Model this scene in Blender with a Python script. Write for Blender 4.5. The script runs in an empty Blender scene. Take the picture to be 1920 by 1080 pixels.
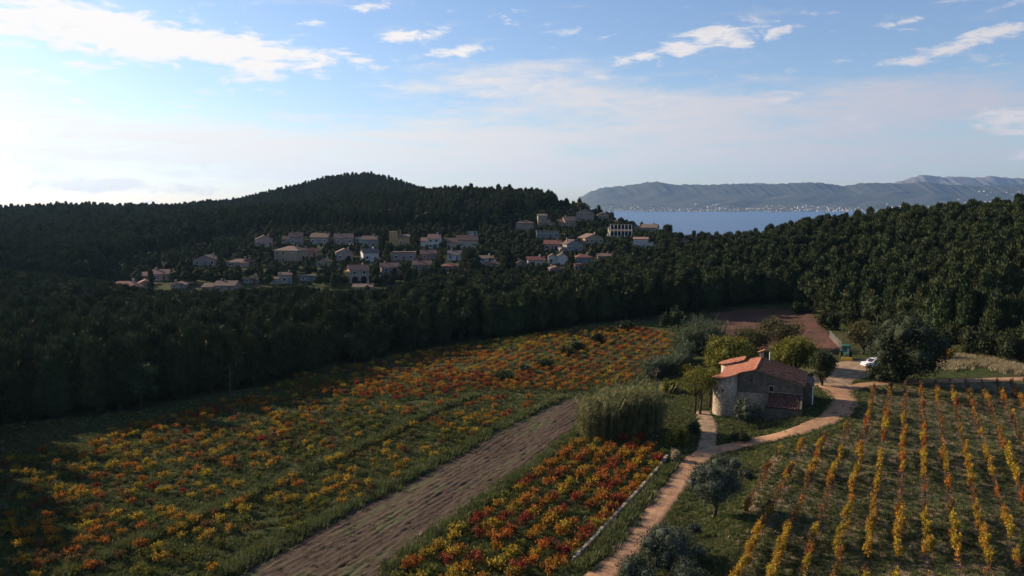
import bpy, math, random
import numpy as np
from mathutils import Vector, Matrix

R = math.radians
rng = np.random.default_rng(11)
random.seed(5)
scn = bpy.context.scene
COL = scn.collection

# ------------------------------------------------------------------ camera
CAM_Z = 30.0
FPX = 1507.0                       # focal length in photograph pixels
HOR = 387.0                        # photograph row of the horizon
PITCH = math.atan((540 - HOR) / FPX)
cam_d = bpy.data.cameras.new('camera')
cam = bpy.data.objects.new('camera', cam_d)
COL.objects.link(cam)
cam_d.sensor_width = 36.0
cam_d.lens = 36.0 * FPX / 1920.0
cam_d.clip_start = 0.5
cam_d.clip_end = 60000
cam.location = (0, 0, CAM_Z)
cam.rotation_euler = (math.pi / 2 - PITCH, 0, 0)
scn.camera = cam

# ------------------------------------------------------------------ sky, sun, exposure
SUN_EL, SUN_AZ = 22.0, -61.0       # degrees; azimuth from +Y, clockwise positive
world = bpy.data.worlds.new('World')
scn.world = world
world.use_nodes = True
SKY_STRENGTH = 0.056
EXPO = 1.0


def build_world():
    nt = world.node_tree
    nt.nodes.clear()
    L = nt.links

    def node(t, **kw):
        n = nt.nodes.new(t)
        for k, v in kw.items():
            setattr(n, k, v)
        return n

    def put(sock, v):
        if isinstance(v, bpy.types.NodeSocket):
            L.new(v, sock)
        else:
            sock.default_value = v

    def M(op, a, b=None, c=None, clamp=False):
        n = node('ShaderNodeMath', operation=op, use_clamp=clamp)
        put(n.inputs[0], a)
        if b is not None:
            put(n.inputs[1], b)
        if c is not None:
            put(n.inputs[2], c)
        return n.outputs[0]

    def smooth(x, lo, hi):
        n = node('ShaderNodeMapRange', interpolation_type='SMOOTHSTEP')
        put(n.inputs['Value'], x)
        n.inputs['From Min'].default_value = lo
        n.inputs['From Max'].default_value = hi
        return n.outputs['Result']

    def mix(f, a, b, blend='MIX'):
        n = node('ShaderNodeMix', data_type='RGBA', blend_type=blend)
        put(n.inputs[0], f)
        put(n.inputs[6], a)
        put(n.inputs[7], b)
        return n.outputs[2]

    out = node('ShaderNodeOutputWorld')
    bg = node('ShaderNodeBackground')
    L.new(bg.outputs[0], out.inputs[0])
    sky = node('ShaderNodeTexSky', sky_type='NISHITA')
    sky.sun_disc = False
    sky.sun_elevation = R(SUN_EL)
    sky.sun_rotation = R(SUN_AZ)
    sky.altitude = 60
    sky.air_density = 1.0
    sky.dust_density = 0.6
    sky.ozone_density = 2.0
    tc = node('ShaderNodeTexCoord')
    sep = node('ShaderNodeSeparateXYZ')
    L.new(tc.outputs['Generated'], sep.inputs[0])
    x, y, z = sep.outputs
    az = M('ARCTAN2', x, y)
    hor = M('SQRT', M('ADD', M('MULTIPLY', x, x), M('MULTIPLY', y, y)))
    v = M('DIVIDE', z, M('MAXIMUM', hor, 0.02))            # tan(elevation)
    # cloud sheet at one height seen in perspective
    zz = M('ADD', M('MAXIMUM', z, 0.0), 0.06)
    pl = node('ShaderNodeCombineXYZ')
    L.new(M('DIVIDE', x, zz), pl.inputs[0])
    L.new(M('DIVIDE', y, zz), pl.inputs[1])
    pl.inputs[2].default_value = 0.37

    def noise(vec, scale, detail, rough, sx=1, sy=1, sz=1, off=(0, 0, 0), rot=0.0, dist=0.0):
        mp = node('ShaderNodeMapping')
        L.new(vec, mp.inputs['Vector'])
        mp.inputs['Scale'].default_value = (sx, sy, sz)
        mp.inputs['Location'].default_value = off
        mp.inputs['Rotation'].default_value = (0, 0, rot)
        n = node('ShaderNodeTexNoise')
        L.new(mp.outputs[0], n.inputs['Vector'])
        n.inputs['Scale'].default_value = scale
        n.inputs['Detail'].default_value = detail
        n.inputs['Roughness'].default_value = rough
        n.inputs['Distortion'].default_value = dist
        return n.outputs['Fac']

    ang = node('ShaderNodeCombineXYZ')
    L.new(az, ang.inputs[0])
    L.new(v, ang.inputs[1])
    n_pl = noise(pl.outputs[0], 0.9, 9, 0.62, 1.0, 0.62, 1, (3.1, 0.4, 0), R(25), 0.25)
    n_fine = noise(ang.outputs[0], 11.0, 9, 0.62, 1.0, 3.4, 1, (0.3, 0.2, 0), R(-4), 0.35)
    n_soft = noise(ang.outputs[0], 4.0, 6, 0.55, 1.0, 5.0, 1, (1.7, 0.9, 0), R(-3), 0.3)

    n_gran = noise(ang.outputs[0], 30.0, 8, 0.62, 1.0, 2.8, 1, (2.3, 0.7, 0), R(-6), 0.6)
    n_streak = noise(ang.outputs[0], 7.0, 9, 0.66, 1.0, 6.5, 1, (4.3, 0.1, 0), R(-5), 0.5)

    def blob(px, py, wx, wy, tilt=0.0, wt=1.0):
        # a cloud bank: direction and extent given as photograph pixels -> angles
        a0 = math.atan((px - 960) / FPX)
        v0 = (HOR - py) / FPX * math.cos(a0)
        ca = math.cos(a0)
        dx = M('DIVIDE', M('SUBTRACT', az, a0), wx / FPX * ca * ca)
        dv = M('DIVIDE', M('SUBTRACT', M('SUBTRACT', v, v0), M('MULTIPLY', M('SUBTRACT', az, a0), tilt)), wy / FPX * ca)
        r2 = M('ADD', M('MULTIPLY', dx, dx), M('MULTIPLY', dv, dv))
        g = M('MULTIPLY', M('POWER', 2.718, M('MULTIPLY', r2, -1.0)), wt)
        return g

    def total(lst):
        s = lst[0]
        for t in lst[1:]:
            s = M('ADD', s, t)
        return s

    crisp = total([
        blob(120, 50, 300, 52, -0.06, 1.15), blob(330, 95, 260, 38, -0.10, 1.0), blob(520, 108, 150, 24, -0.05, .95),
        blob(60, 140, 150, 22, 0, .6), blob(190, 195, 160, 10, 0, .5),
        blob(605, 54, 36, 9, 0, .85), blob(700, 30, 36, 12, .1, .75), blob(765, 80, 90, 15, .12, 1.0),
        blob(855, 104, 60, 14, .18, .8),
        blob(1050, 75, 42, 14, .1, .75), blob(1280, 95, 150, 22, .20, 1.05), blob(1400, 88, 60, 9, .1, .5),
        blob(1700, 45, 70, 8, .25, .7), blob(1800, 85, 170, 18, .22, 1.0), blob(1870, 20, 70, 10, .2, .8),
        blob(1860, 228, 80, 17, .08, 1.1), blob(1905, 250, 60, 12, 0, 1.0), blob(1375, 282, 45, 6, .1, .6), blob(1915, 293, 26, 8, 0, .8),
        blob(60, 222, 180, 10, 0, .6), blob(510, 176, 70, 5, 0, .6), blob(900, 100, 50, 10, .1, .5)])
    veil = total([
        blob(850, 165, 230, 36, .02, 1.0), blob(1150, 215, 420, 46, .06, 1.05), blob(1500, 205, 420, 45, .03, 1.0),
        blob(1750, 190, 320, 45, .02, .9), blob(1000, 250, 380, 40, .03, .9), blob(1400, 275, 500, 45, 0, .75),
        blob(250, 270, 420, 40, 0, .75), blob(100, 215, 200, 15, 0, .5), blob(1800, 290, 300, 30, 0, .6),
        blob(1000, 130, 160, 20, .1, .5), blob(300, 310, 620, 66, 0, 1.4), blob(1450, 325, 700, 45, 0, .9), blob(900, 300, 400, 40, 0, .6)])
    low = total([blob(60, 348, 130, 13, 0, .95), blob(230, 345, 120, 15, 0, 1.0), blob(370, 358, 60, 9, 0, .8),
                 blob(1790, 250, 130, 10, 0, .6)])
    bank = smooth(v, 0.005, 0.03)
    front = smooth(y, 0.55, 0.8)                        # the banks lie ahead; elsewhere the open sheet carries on
    open_sheet = smooth(M('ADD', n_pl, M('MULTIPLY', M('SUBTRACT', 1.0, front), 0.05)), 0.54, 0.78)
    open_sheet = M('MULTIPLY', open_sheet, M('SUBTRACT', 1.0, M('MULTIPLY', front, 0.75)))
    c1 = smooth(M('ADD', M('ADD', M('MULTIPLY', M('SUBTRACT', n_fine, 0.5), 3.0), M('MULTIPLY', M('SUBTRACT', n_gran, 0.5), 2.8)), M('MULTIPLY', crisp, .92)), 0.35, 1.2)
    tex = M('ADD', M('ADD', M('MULTIPLY', M('SUBTRACT', n_soft, 0.5), 1.7), M('MULTIPLY', M('SUBTRACT', n_streak, 0.5), 2.2)), M('MULTIPLY', M('SUBTRACT', n_gran, 0.5), 1.0))
    c2 = M('MULTIPLY', smooth(M('ADD', tex, M('MULTIPLY', M('MINIMUM', veil, 1.5), .66)), 0.10, 1.25), 0.88)
    c3 = M('MULTIPLY', smooth(M('ADD', M('ADD', M('MULTIPLY', M('SUBTRACT', n_fine, 0.5), 2.0), M('MULTIPLY', M('SUBTRACT', n_gran, 0.5), 3.0)), low), 0.4, 1.2), 0.5)
    # tone: towards the sun the clouds are cream white, away from it lavender grey
    sd = (math.sin(R(SUN_AZ)) * math.cos(R(SUN_EL)), math.cos(R(SUN_AZ)) * math.cos(R(SUN_EL)), math.sin(R(SUN_EL)))
    dp = node('ShaderNodeVectorMath', operation='DOT_PRODUCT')
    L.new(tc.outputs['Generated'], dp.inputs[0])
    dp.inputs[1].default_value = sd
    toward = smooth(dp.outputs['Value'], -0.1, 0.85)
    S = 2.0 ** -EXPO / SKY_STRENGTH
    col_c = mix(toward, (0.72 * S, 0.69 * S, 0.72 * S, 1), (1.02 * S, 0.97 * S, 0.93 * S, 1))
    col_v = mix(toward, (0.55 * S, 0.545 * S, 0.63 * S, 1), (1.0 * S, 0.92 * S, 0.84 * S, 1))
    col_l = mix(toward, (0.40 * S, 0.39 * S, 0.49 * S, 1), (0.78 * S, 0.70 * S, 0.66 * S, 1))
    base = mix(1.0, sky.outputs[0], SKY_TINT, 'MULTIPLY')
    c = mix(M('MULTIPLY', open_sheet, 0.45), base, col_v)
    c = mix(c2, c, col_v)
    c = mix(c1, c, col_c)
    c = mix(c3, c, col_l)
    L.new(c, bg.inputs['Color'])
    bg.inputs['Strength'].default_value = SKY_STRENGTH


SKY_TINT = (1.14, 1.19, 1.36, 1)
build_world()
sun_d = bpy.data.lights.new('sun', 'SUN')
sun = bpy.data.objects.new('sun', sun_d)
COL.objects.link(sun)
sun_d.energy = 5.0
sun_d.angle = R(0.6)
sun_d.color = (1.0, 0.80, 0.58)
_sd = Vector((math.sin(R(SUN_AZ)) * math.cos(R(SUN_EL)), math.cos(R(SUN_AZ)) * math.cos(R(SUN_EL)), math.sin(R(SUN_EL))))
sun.rotation_euler = _sd.to_track_quat('Z', 'Y').to_euler()
sun.location = (-60, 30, 80)
scn.view_settings.view_transform = 'Standard'
scn.view_settings.look = 'None'
scn.view_settings.exposure = EXPO
scn.view_settings.gamma = 1.0
scn.render.engine = 'CYCLES'
scn.cycles.use_denoising = True
scn.cycles.max_bounces = 5
scn.cycles.diffuse_bounces = 2
scn.cycles.volume_bounces = 0
scn.cycles.volume_max_steps = 64
world.cycles.sampling_method = 'MANUAL'
world.cycles.sample_map_resolution = 256

# ------------------------------------------------------------------ terrain height
def th(px):
    return math.atan((px - 960) / FPX)


COLS = {   # photograph column -> (forward distance, ground height)
    -2600: [(0, 0), (90, 0), (300, 3), (700, 10), (1100, 0), (1500, -40)],
    -700: [(0, 0), (90, 0), (150, -2), (230, -3), (300, 3), (500, 14), (700, 22), (1000, 12), (1500, -40)],
    0: [(0, 0), (100, 0), (160, -3), (230, -4), (290, 0), (400, 8), (550, 15), (690, 22), (800, 18), (1200, 0), (1500, -40)],
    200: [(0, 0), (110, 0), (170, -3), (240, -4), (290, 0), (340, 4), (450, 11), (600, 18), (700, 23), (850, 18), (1500, -40)],
    330: [(0, 0), (115, 0), (180, -3), (240, -4), (290, 0), (340, 5), (450, 13), (580, 17), (720, 20), (880, 24), (1100, 10), (1500, -40)],
    450: [(0, 0), (120, 0), (180, -3), (250, -4), (300, 0), (345, 6), (390, 10.5), (460, 16), (560, 18), (700, 16), (950, 31), (1150, 10), (1500, -40)],
    600: [(0, 0), (130, 0), (180, -3), (250, -4), (300, 0), (345, 6), (390, 10.5), (460, 19), (560, 26), (700, 20), (980, 57), (1200, 10), (1500, -40)],
    690: [(0, 0), (135, 0), (180, -3), (250, -4), (300, 0), (345, 6), (390, 10.5), (460, 20), (560, 30), (700, 22), (1000, 66), (1200, 10), (1500, -40)],
    800: [(0, 0), (145, 0), (190, -3), (250, -4), (300, 0), (345, 6), (390, 10.5), (460, 21), (560, 34), (700, 24), (1000, 45), (1200, 5), (1500, -40)],
    870: [(0, 0), (150, 0), (195, -3), (250, -4), (300, 0), (345, 6), (390, 10.5), (460, 21), (560, 35), (700, 24), (1000, 25), (1200, -10), (1500, -40)],
    950: [(0, 0), (170, 0), (210, -3), (260, -4), (300, 0), (345, 6), (390, 11), (440, 18.5), (550, 33), (700, 18), (1000, -20), (1300, -40)],
    1035: [(0, 0), (180, 0), (215, -2), (260, -3), (300, 0), (345, 6), (385, 10.5), (440, 19), (540, 30), (650, 14), (900, -38), (1300, -40)],
    1062: [(0, 0), (185, 0), (215, -2), (260, -3), (300, 0), (345, 6), (385, 10.5), (440, 19), (520, 23), (640, 8), (880, -38), (1300, -40)],
    1088: [(0, 0), (190, 0), (220, -1), (260, -3), (300, -1), (345, 6), (385, 10.5), (440, 18), (520, 25), (640, 5), (860, -38), (1300, -40)],
    1110: [(0, 0), (190, 0), (220, -1), (260, -3), (300, -1), (330, 3), (370, 9), (400, 12), (440, 17), (480, 21.5), (520, 22), (600, 8), (850, -38), (1300, -40)],
    1170: [(0, 0), (195, 0), (220, 0), (260, -2), (300, -1), (330, 3), (370, 9), (420, 15), (460, 18), (500, 15), (600, 0), (800, -38), (1300, -40)],
    1240: [(0, 0), (200, 0), (240, 0), (280, 0), (310, 1), (340, 4), (370, 8), (420, 12.5), (450, 13), (500, 6), (600, -10), (760, -38), (1300, -40)],
    1290: [(0, 0), (205, 0), (240, 1), (300, 3), (340, 5), (400, 8), (430, 8.5), (480, 2), (600, -15), (740, -38), (1300, -40)],
    1330: [(0, 0), (215, 0), (240, 1), (290, 5), (330, 7.5), (370, 7), (430, 0), (550, -15), (700, -38), (1300, -40)],
    1400: [(0, 0), (230, 0), (290, 6), (330, 9), (400, 4), (500, -12), (650, -38), (1300, -40)],
    1500: [(0, 0), (230, 0), (270, 8), (310, 14), (350, 15), (420, 6), (550, -15), (700, -38), (1300, -40)],
    1600: [(0, 0), (205, 0), (250, 8), (300, 16), (340, 16.5), (420, 6), (550, -15), (700, -38), (1300, -40)],
    1700: [(0, 0), (180, 0), (210, 5), (240, 11), (280, 18.5), (320, 19.5), (420, 8), (550, -12), (700, -38), (1300, -40)],
    1800: [(0, 0), (160, 0), (200, 8), (265, 19.5), (310, 20.5), (420, 8), (550, -12), (700, -38), (1300, -40)],
    1900: [(0, 0), (148, 0), (175, 5), (200, 11), (250, 20.5), (300, 21.5), (420, 8), (550, -12), (700, -38), (1300, -40)],
    2400: [(0, 0), (130, 0), (175, 8), (240, 24), (300, 25), (420, 12), (550, -5), (750, -38), (1300, -40)],
    6000: [(0, 0), (40, 0), (120, 14), (200, 22), (400, 12), (800, -38), (1300, -40)],
}
_cx = sorted(COLS)
_ct = np.array([th(p) for p in _cx])
TG = np.linspace(-1.35, 1.35, 541)                # table: bearing
DG = np.concatenate([np.arange(0, 700, 4.0), np.arange(700, 1600, 12.0), [3000, 60000]])  # table: range
_raw = np.zeros((len(_cx), len(DG)))
for i, p in enumerate(_cx):
    a = np.array(COLS[p], float)
    _raw[i] = np.interp(DG, a[:, 0] / max(math.cos(th(p)), 0.3), a[:, 1])
TAB = np.zeros((len(TG), len(DG)))
for j in range(len(DG)):
    TAB[:, j] = np.interp(TG, _ct, _raw[:, j])


def _blur(a, n, axis):
    k = np.array([1, 2, 3, 2, 1], float)
    k /= k.sum()
    for _ in range(n):
        p = np.pad(a, [(2, 2) if ax == axis else (0, 0) for ax in range(2)], mode='edge')
        a = sum(k[q] * np.take(p, range(q, q + a.shape[axis]), axis=axis) for q in range(5))
    return a


TAB = _blur(_blur(TAB, 3, 1), 3, 0)
ROWA = R(26.5)                                    # bearing shared by the vine rows, plough lines and the track wall
RC, RS = math.cos(ROWA), math.sin(ROWA)


def sstep(x, a, b):
    t = np.clip((x - a) / (b - a), 0, 1)
    return t * t * (3 - 2 * t)


def uv(X, Y):                                     # across / along the rows
    return X * RC - Y * RS, X * RS + Y * RC


TRK = None


def h(X, Y):
    X = np.asarray(X, float)
    Y = np.asarray(Y, float)
    r = np.hypot(X, Y)
    t = np.arctan2(X, Y)
    tt = np.clip(t, TG[0], TG[-1])
    fi = (tt - TG[0]) / (TG[1] - TG[0])
    i0 = np.clip(fi.astype(int), 0, len(TG) - 2)
    fi = fi - i0
    j0 = np.clip(np.searchsorted(DG, r, side='right') - 1, 0, len(DG) - 2)
    fj = np.clip((r - DG[j0]) / (DG[j0 + 1] - DG[j0]), 0, 1)
    z = (TAB[i0, j0] * (1 - fi) * (1 - fj) + TAB[i0 + 1, j0] * fi * (1 - fj) + TAB[i0, j0 + 1] * (1 - fi) * fj + TAB[i0 + 1, j0 + 1] * fi * fj)
    u, w = uv(X, Y)
    near = 1 - sstep(r, 150, 210)
    z = z - near * (1.5 * sstep(-u, 12.5, 19.5) + 0.55 * sstep(-u, 25.2, 26.0) * (1 - sstep(w, 88, 100)))
    z = z + 0.10 * np.sin(X * 0.11 + 1.3) * np.sin(Y * 0.083 + .4) + 0.04 * np.sin(X * 0.43 + Y * 0.21) * np.sin(Y * 0.37)
    if TRK is not None:
        q = (r < 135) & (X > 0)
        if np.any(q):
            xq, yq = np.atleast_1d(X)[np.atleast_1d(q)], np.atleast_1d(Y)[np.atleast_1d(q)]
            a_, d_ = TRK[:-1], TRK[1:] - TRK[:-1]
            dd = d_[:, 0] ** 2 + d_[:, 1] ** 2 + 1e-9
            best, zz = np.full(xq.shape, 1e9), np.zeros(xq.shape)
            for c0 in range(0, len(xq), 20000):
                ex, ey = xq[c0:c0 + 20000, None] - a_[:, 0], yq[c0:c0 + 20000, None] - a_[:, 1]
                s = np.clip((ex * d_[:, 0] + ey * d_[:, 1]) / dd, 0, 1)
                D = np.hypot(ex - s * d_[:, 0], ey - s * d_[:, 1])
                k = np.argmin(D, 1)
                rr_ = np.arange(len(k))
                best[c0:c0 + 20000] = D[rr_, k]
                zz[c0:c0 + 20000] = a_[k, 2] + s[rr_, k] * d_[k, 2]
            w = 1 - sstep(best, 2.2, 4.6)
            z = np.array(z, float)
            if z.ndim == 0:
                z = z * (1 - w[0]) + zz[0] * w[0]
            else:
                z[q] = z[q] * (1 - w) + zz * w
    far = sstep(r, 250, 450)
    z = z + far * (1.2 * np.sin(X * 0.031 + 1) * np.sin(Y * 0.027) + 0.7 * np.sin(X * 0.07 + Y * 0.05))
    return z


def hz(X, Y):
    return float(h(X, Y))


CP, SP = math.cos(PITCH), math.sin(PITCH)


def ray(px, py):
    a, b = (px - 960) / FPX, (540 - py) / FPX
    return np.array([a, CP + b * SP, -SP + b * CP])


def at(px, py, Y):                                # the point at forward distance Y seen at that pixel
    d = ray(px, py)
    t = Y / d[1]
    return Vector((d[0] * t, Y, CAM_Z + d[2] * t))


_T = np.concatenate([np.arange(30, 260, .5), np.arange(260, 1500, 1.5)])


def ground(px, py):                               # where the ray through that pixel meets the ground
    d = ray(px, py)
    X, Y, Z = d[0] * _T, d[1] * _T, CAM_Z + d[2] * _T
    k = np.nonzero(Z - h(X, Y) < 0)[0]
    if len(k) == 0 or _T[k[0]] > 700:             # the ray passes over the crest: stand on the crest below it
        m = (_T > 250) & (_T < 560)
        j = int(np.argmin(np.where(m, Z - h(X, Y), 1e9)))
        return Vector((X[j], Y[j], hz(X[j], Y[j])))
    i = max(k[0], 1)
    t0, t1 = _T[i - 1], _T[i]
    g0 = CAM_Z + d[2] * t0 - hz(d[0] * t0, d[1] * t0)
    g1 = CAM_Z + d[2] * t1 - hz(d[0] * t1, d[1] * t1)
    t = t0 + (t1 - t0) * g0 / max(g0 - g1, 1e-6)
    return Vector((d[0] * t, d[1] * t, hz(d[0] * t, d[1] * t)))


TRACK_PX = [(1085, 1130), (1128, 1080), (1170, 1035), (1222, 970), (1262, 915), (1285, 885), (1322, 850), (1380, 836), (1440, 822), (1500, 806), (1548, 789), (1576, 768), (1583, 750), (1572, 736), (1556, 722)]


def level_track():
    # the track is cut level across its slope
    global TRK
    P = [ground(*p) for p in TRACK_PX]
    out = []
    for i in range(len(P) - 1):
        p0, p1, p2, p3 = P[max(i - 1, 0)], P[i], P[i + 1], P[min(i + 2, len(P) - 1)]
        for k in range(6):
            t = k / 6
            out.append(.5 * ((2 * p1) + (p2 - p0) * t + (2 * p0 - 5 * p1 + 4 * p2 - p3) * t * t + (3 * p1 - p0 - 3 * p2 + p3) * t ** 3))
    TRK = np.array([tuple(p) for p in out])


def proj(X, Y, Z):                                # world -> photograph pixel (arrays)
    zc = Y * CP - (Z - CAM_Z) * SP
    vc = Y * SP + (Z - CAM_Z) * CP
    zc = np.where(zc < 1, 1, zc)
    return 960 + FPX * X / zc, 540 - FPX * vc / zc


def inside(px, py, poly):
    px = np.asarray(px, float)
    py = np.asarray(py, float)
    r = np.zeros(px.shape, bool)
    n = len(poly)
    for i in range(n):
        x0, y0 = poly[i]
        x1, y1 = poly[(i + 1) % n]
        c = ((y0 > py) != (y1 > py)) & (px < (x1 - x0) * (py - y0) / ((y1 - y0) or 1e-9) + x0)
        r ^= c
    return r


level_track()
# ------------------------------------------------------------------ mesh helpers
class MB:
    def __init__(s):
        s.v, s.f, s.m = [], [], []

    def face(s, pts, m=0):
        n = len(s.v)
        s.v += [tuple(p) for p in pts]
        s.f.append(tuple(range(n, n + len(pts))))
        s.m.append(m)

    def add(s, vs, fs, m=0):
        n = len(s.v)
        s.v += [tuple(p) for p in vs]
        s.f += [tuple(i + n for i in f) for f in fs]
        s.m += [m] * len(fs)

    def box(s, x0, x1, y0, y1, z0, z1, m=0, M=None):
        vs = [(x, y, z) for z in (z0, z1) for y in (y0, y1) for x in (x0, x1)]
        if M is not None:
            vs = [tuple(M @ Vector(p)) for p in vs]
        s.add(vs, [(0, 2, 3, 1), (4, 5, 7, 6), (0, 1, 5, 4), (2, 6, 7, 3), (0, 4, 6, 2), (1, 3, 7, 5)], m)
        return s

    def prism(s, poly, z0, z1, m=0, cap=True):     # vertical prism over an xy polygon (counter-clockwise)
        n = len(poly)
        vs = [(p[0], p[1], z0) for p in poly] + [(p[0], p[1], z1) for p in poly]
        fs = [(i, (i + 1) % n, n + (i + 1) % n, n + i) for i in range(n)]
        if cap:
            fs += [tuple(range(n, 2 * n)), tuple(reversed(range(n)))]
        s.add(vs, fs, m)

    def extrude_y(s, poly, y0, y1, m=0):           # prism along y over an xz polygon
        n = len(poly)
        vs = [(p[0], y0, p[1]) for p in poly] + [(p[0], y1, p[1]) for p in poly]
        fs = [(i, (i + 1) % n, n + (i + 1) % n, n + i) for i in range(n)]
        fs += [tuple(reversed(range(n))), tuple(range(n, 2 * n))]
        s.add(vs, [tuple(reversed(f)) for f in fs], m)

    def tube(s, pts, rad, k=6, m=0, cap=True):
        pts = [Vector(p) for p in pts]
        rings = []
        for i, p in enumerate(pts):
            d = (pts[min(i + 1, len(pts) - 1)] - pts[max(i - 1, 0)])
            d = d.normalized() if d.length > 1e-9 else Vector((0, 0, 1))
            a = d.orthogonal().normalized()
            b = d.cross(a)
            r = rad[i] if hasattr(rad, '__len__') else rad
            rings.append([p + a * (r * math.cos(q * 2 * math.pi / k)) + b * (r * math.sin(q * 2 * math.pi / k)) for q in range(k)])
        vs = [q for g in rings for q in g]
        fs = []
        for i in range(len(pts) - 1):
            for q in range(k):
                fs.append((i * k + q, i * k + (q + 1) % k, (i + 1) * k + (q + 1) % k, (i + 1) * k + q))
        if cap:
            fs += [tuple(reversed(range(k))), tuple(range((len(pts) - 1) * k, len(pts) * k))]
        s.add(vs, fs, m)
        return s

    def disc(s, c, axis, r, w, k=16, m=0):         # a wheel-like short cylinder
        a = Vector(axis).normalized()
        s.tube([Vector(c) - a * w / 2, Vector(c) + a * w / 2], r, k, m)
        return s

    def mesh(s, name, mats, smooth=False):
        me = bpy.data.meshes.new(name)
        me.from_pydata(s.v, [], s.f)
        for mt in (mats if isinstance(mats, (list, tuple)) else [mats]):
            me.materials.append(mt)
        if any(s.m):
            me.polygons.foreach_set('material_index', s.m)
        if smooth:
            me.polygons.foreach_set('use_smooth', [True] * len(s.f))
        me.update()
        return me

    def build(s, name, mats, parent=None, smooth=False):
        return link(name, s.mesh(name, mats, smooth), parent)


def np_mesh(name, V, F, mats, mi=None, smooth=False):
    V = np.asarray(V, np.float32)
    F = np.asarray(F, np.int32)
    me = bpy.data.meshes.new(name)
    me.vertices.add(len(V))
    me.vertices.foreach_set('co', V.ravel())
    me.loops.add(F.size)
    me.polygons.add(len(F))
    me.loops.foreach_set('vertex_index', F.ravel())
    me.polygons.foreach_set('loop_start', np.arange(0, F.size, F.shape[1], dtype=np.int32))
    for mt in (mats if isinstance(mats, (list, tuple)) else [mats]):
        me.materials.append(mt)
    if mi is not None:
        me.polygons.foreach_set('material_index', np.asarray(mi, np.int32))
    if smooth:
        me.polygons.foreach_set('use_smooth', np.ones(len(F), bool))
    me.update(calc_edges=True)
    me.validate()
    return me


def link(name, data, parent=None, loc=None, rz=0.0, sc=None):
    o = bpy.data.objects.new(name, data)
    COL.objects.link(o)
    if parent is not None:
        o.parent = parent
    if loc is not None:
        o.location = loc
    if rz:
        o.rotation_euler = (0, 0, rz)
    if sc is not None:
        o.scale = sc if hasattr(sc, '__len__') else (sc, sc, sc)
    return o


def tag(o, label, cat, group=None):
    o['label'] = label
    o['category'] = cat
    if group:
        o['group'] = group
    return o


def thing(name, label, cat, loc=(0, 0, 0), rz=0.0, sc=None, group=None):
    return tag(link(name, None, None, loc, rz, sc), label, cat, group)


def struct(o, kind='structure'):
    o['kind'] = kind
    return o


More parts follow.
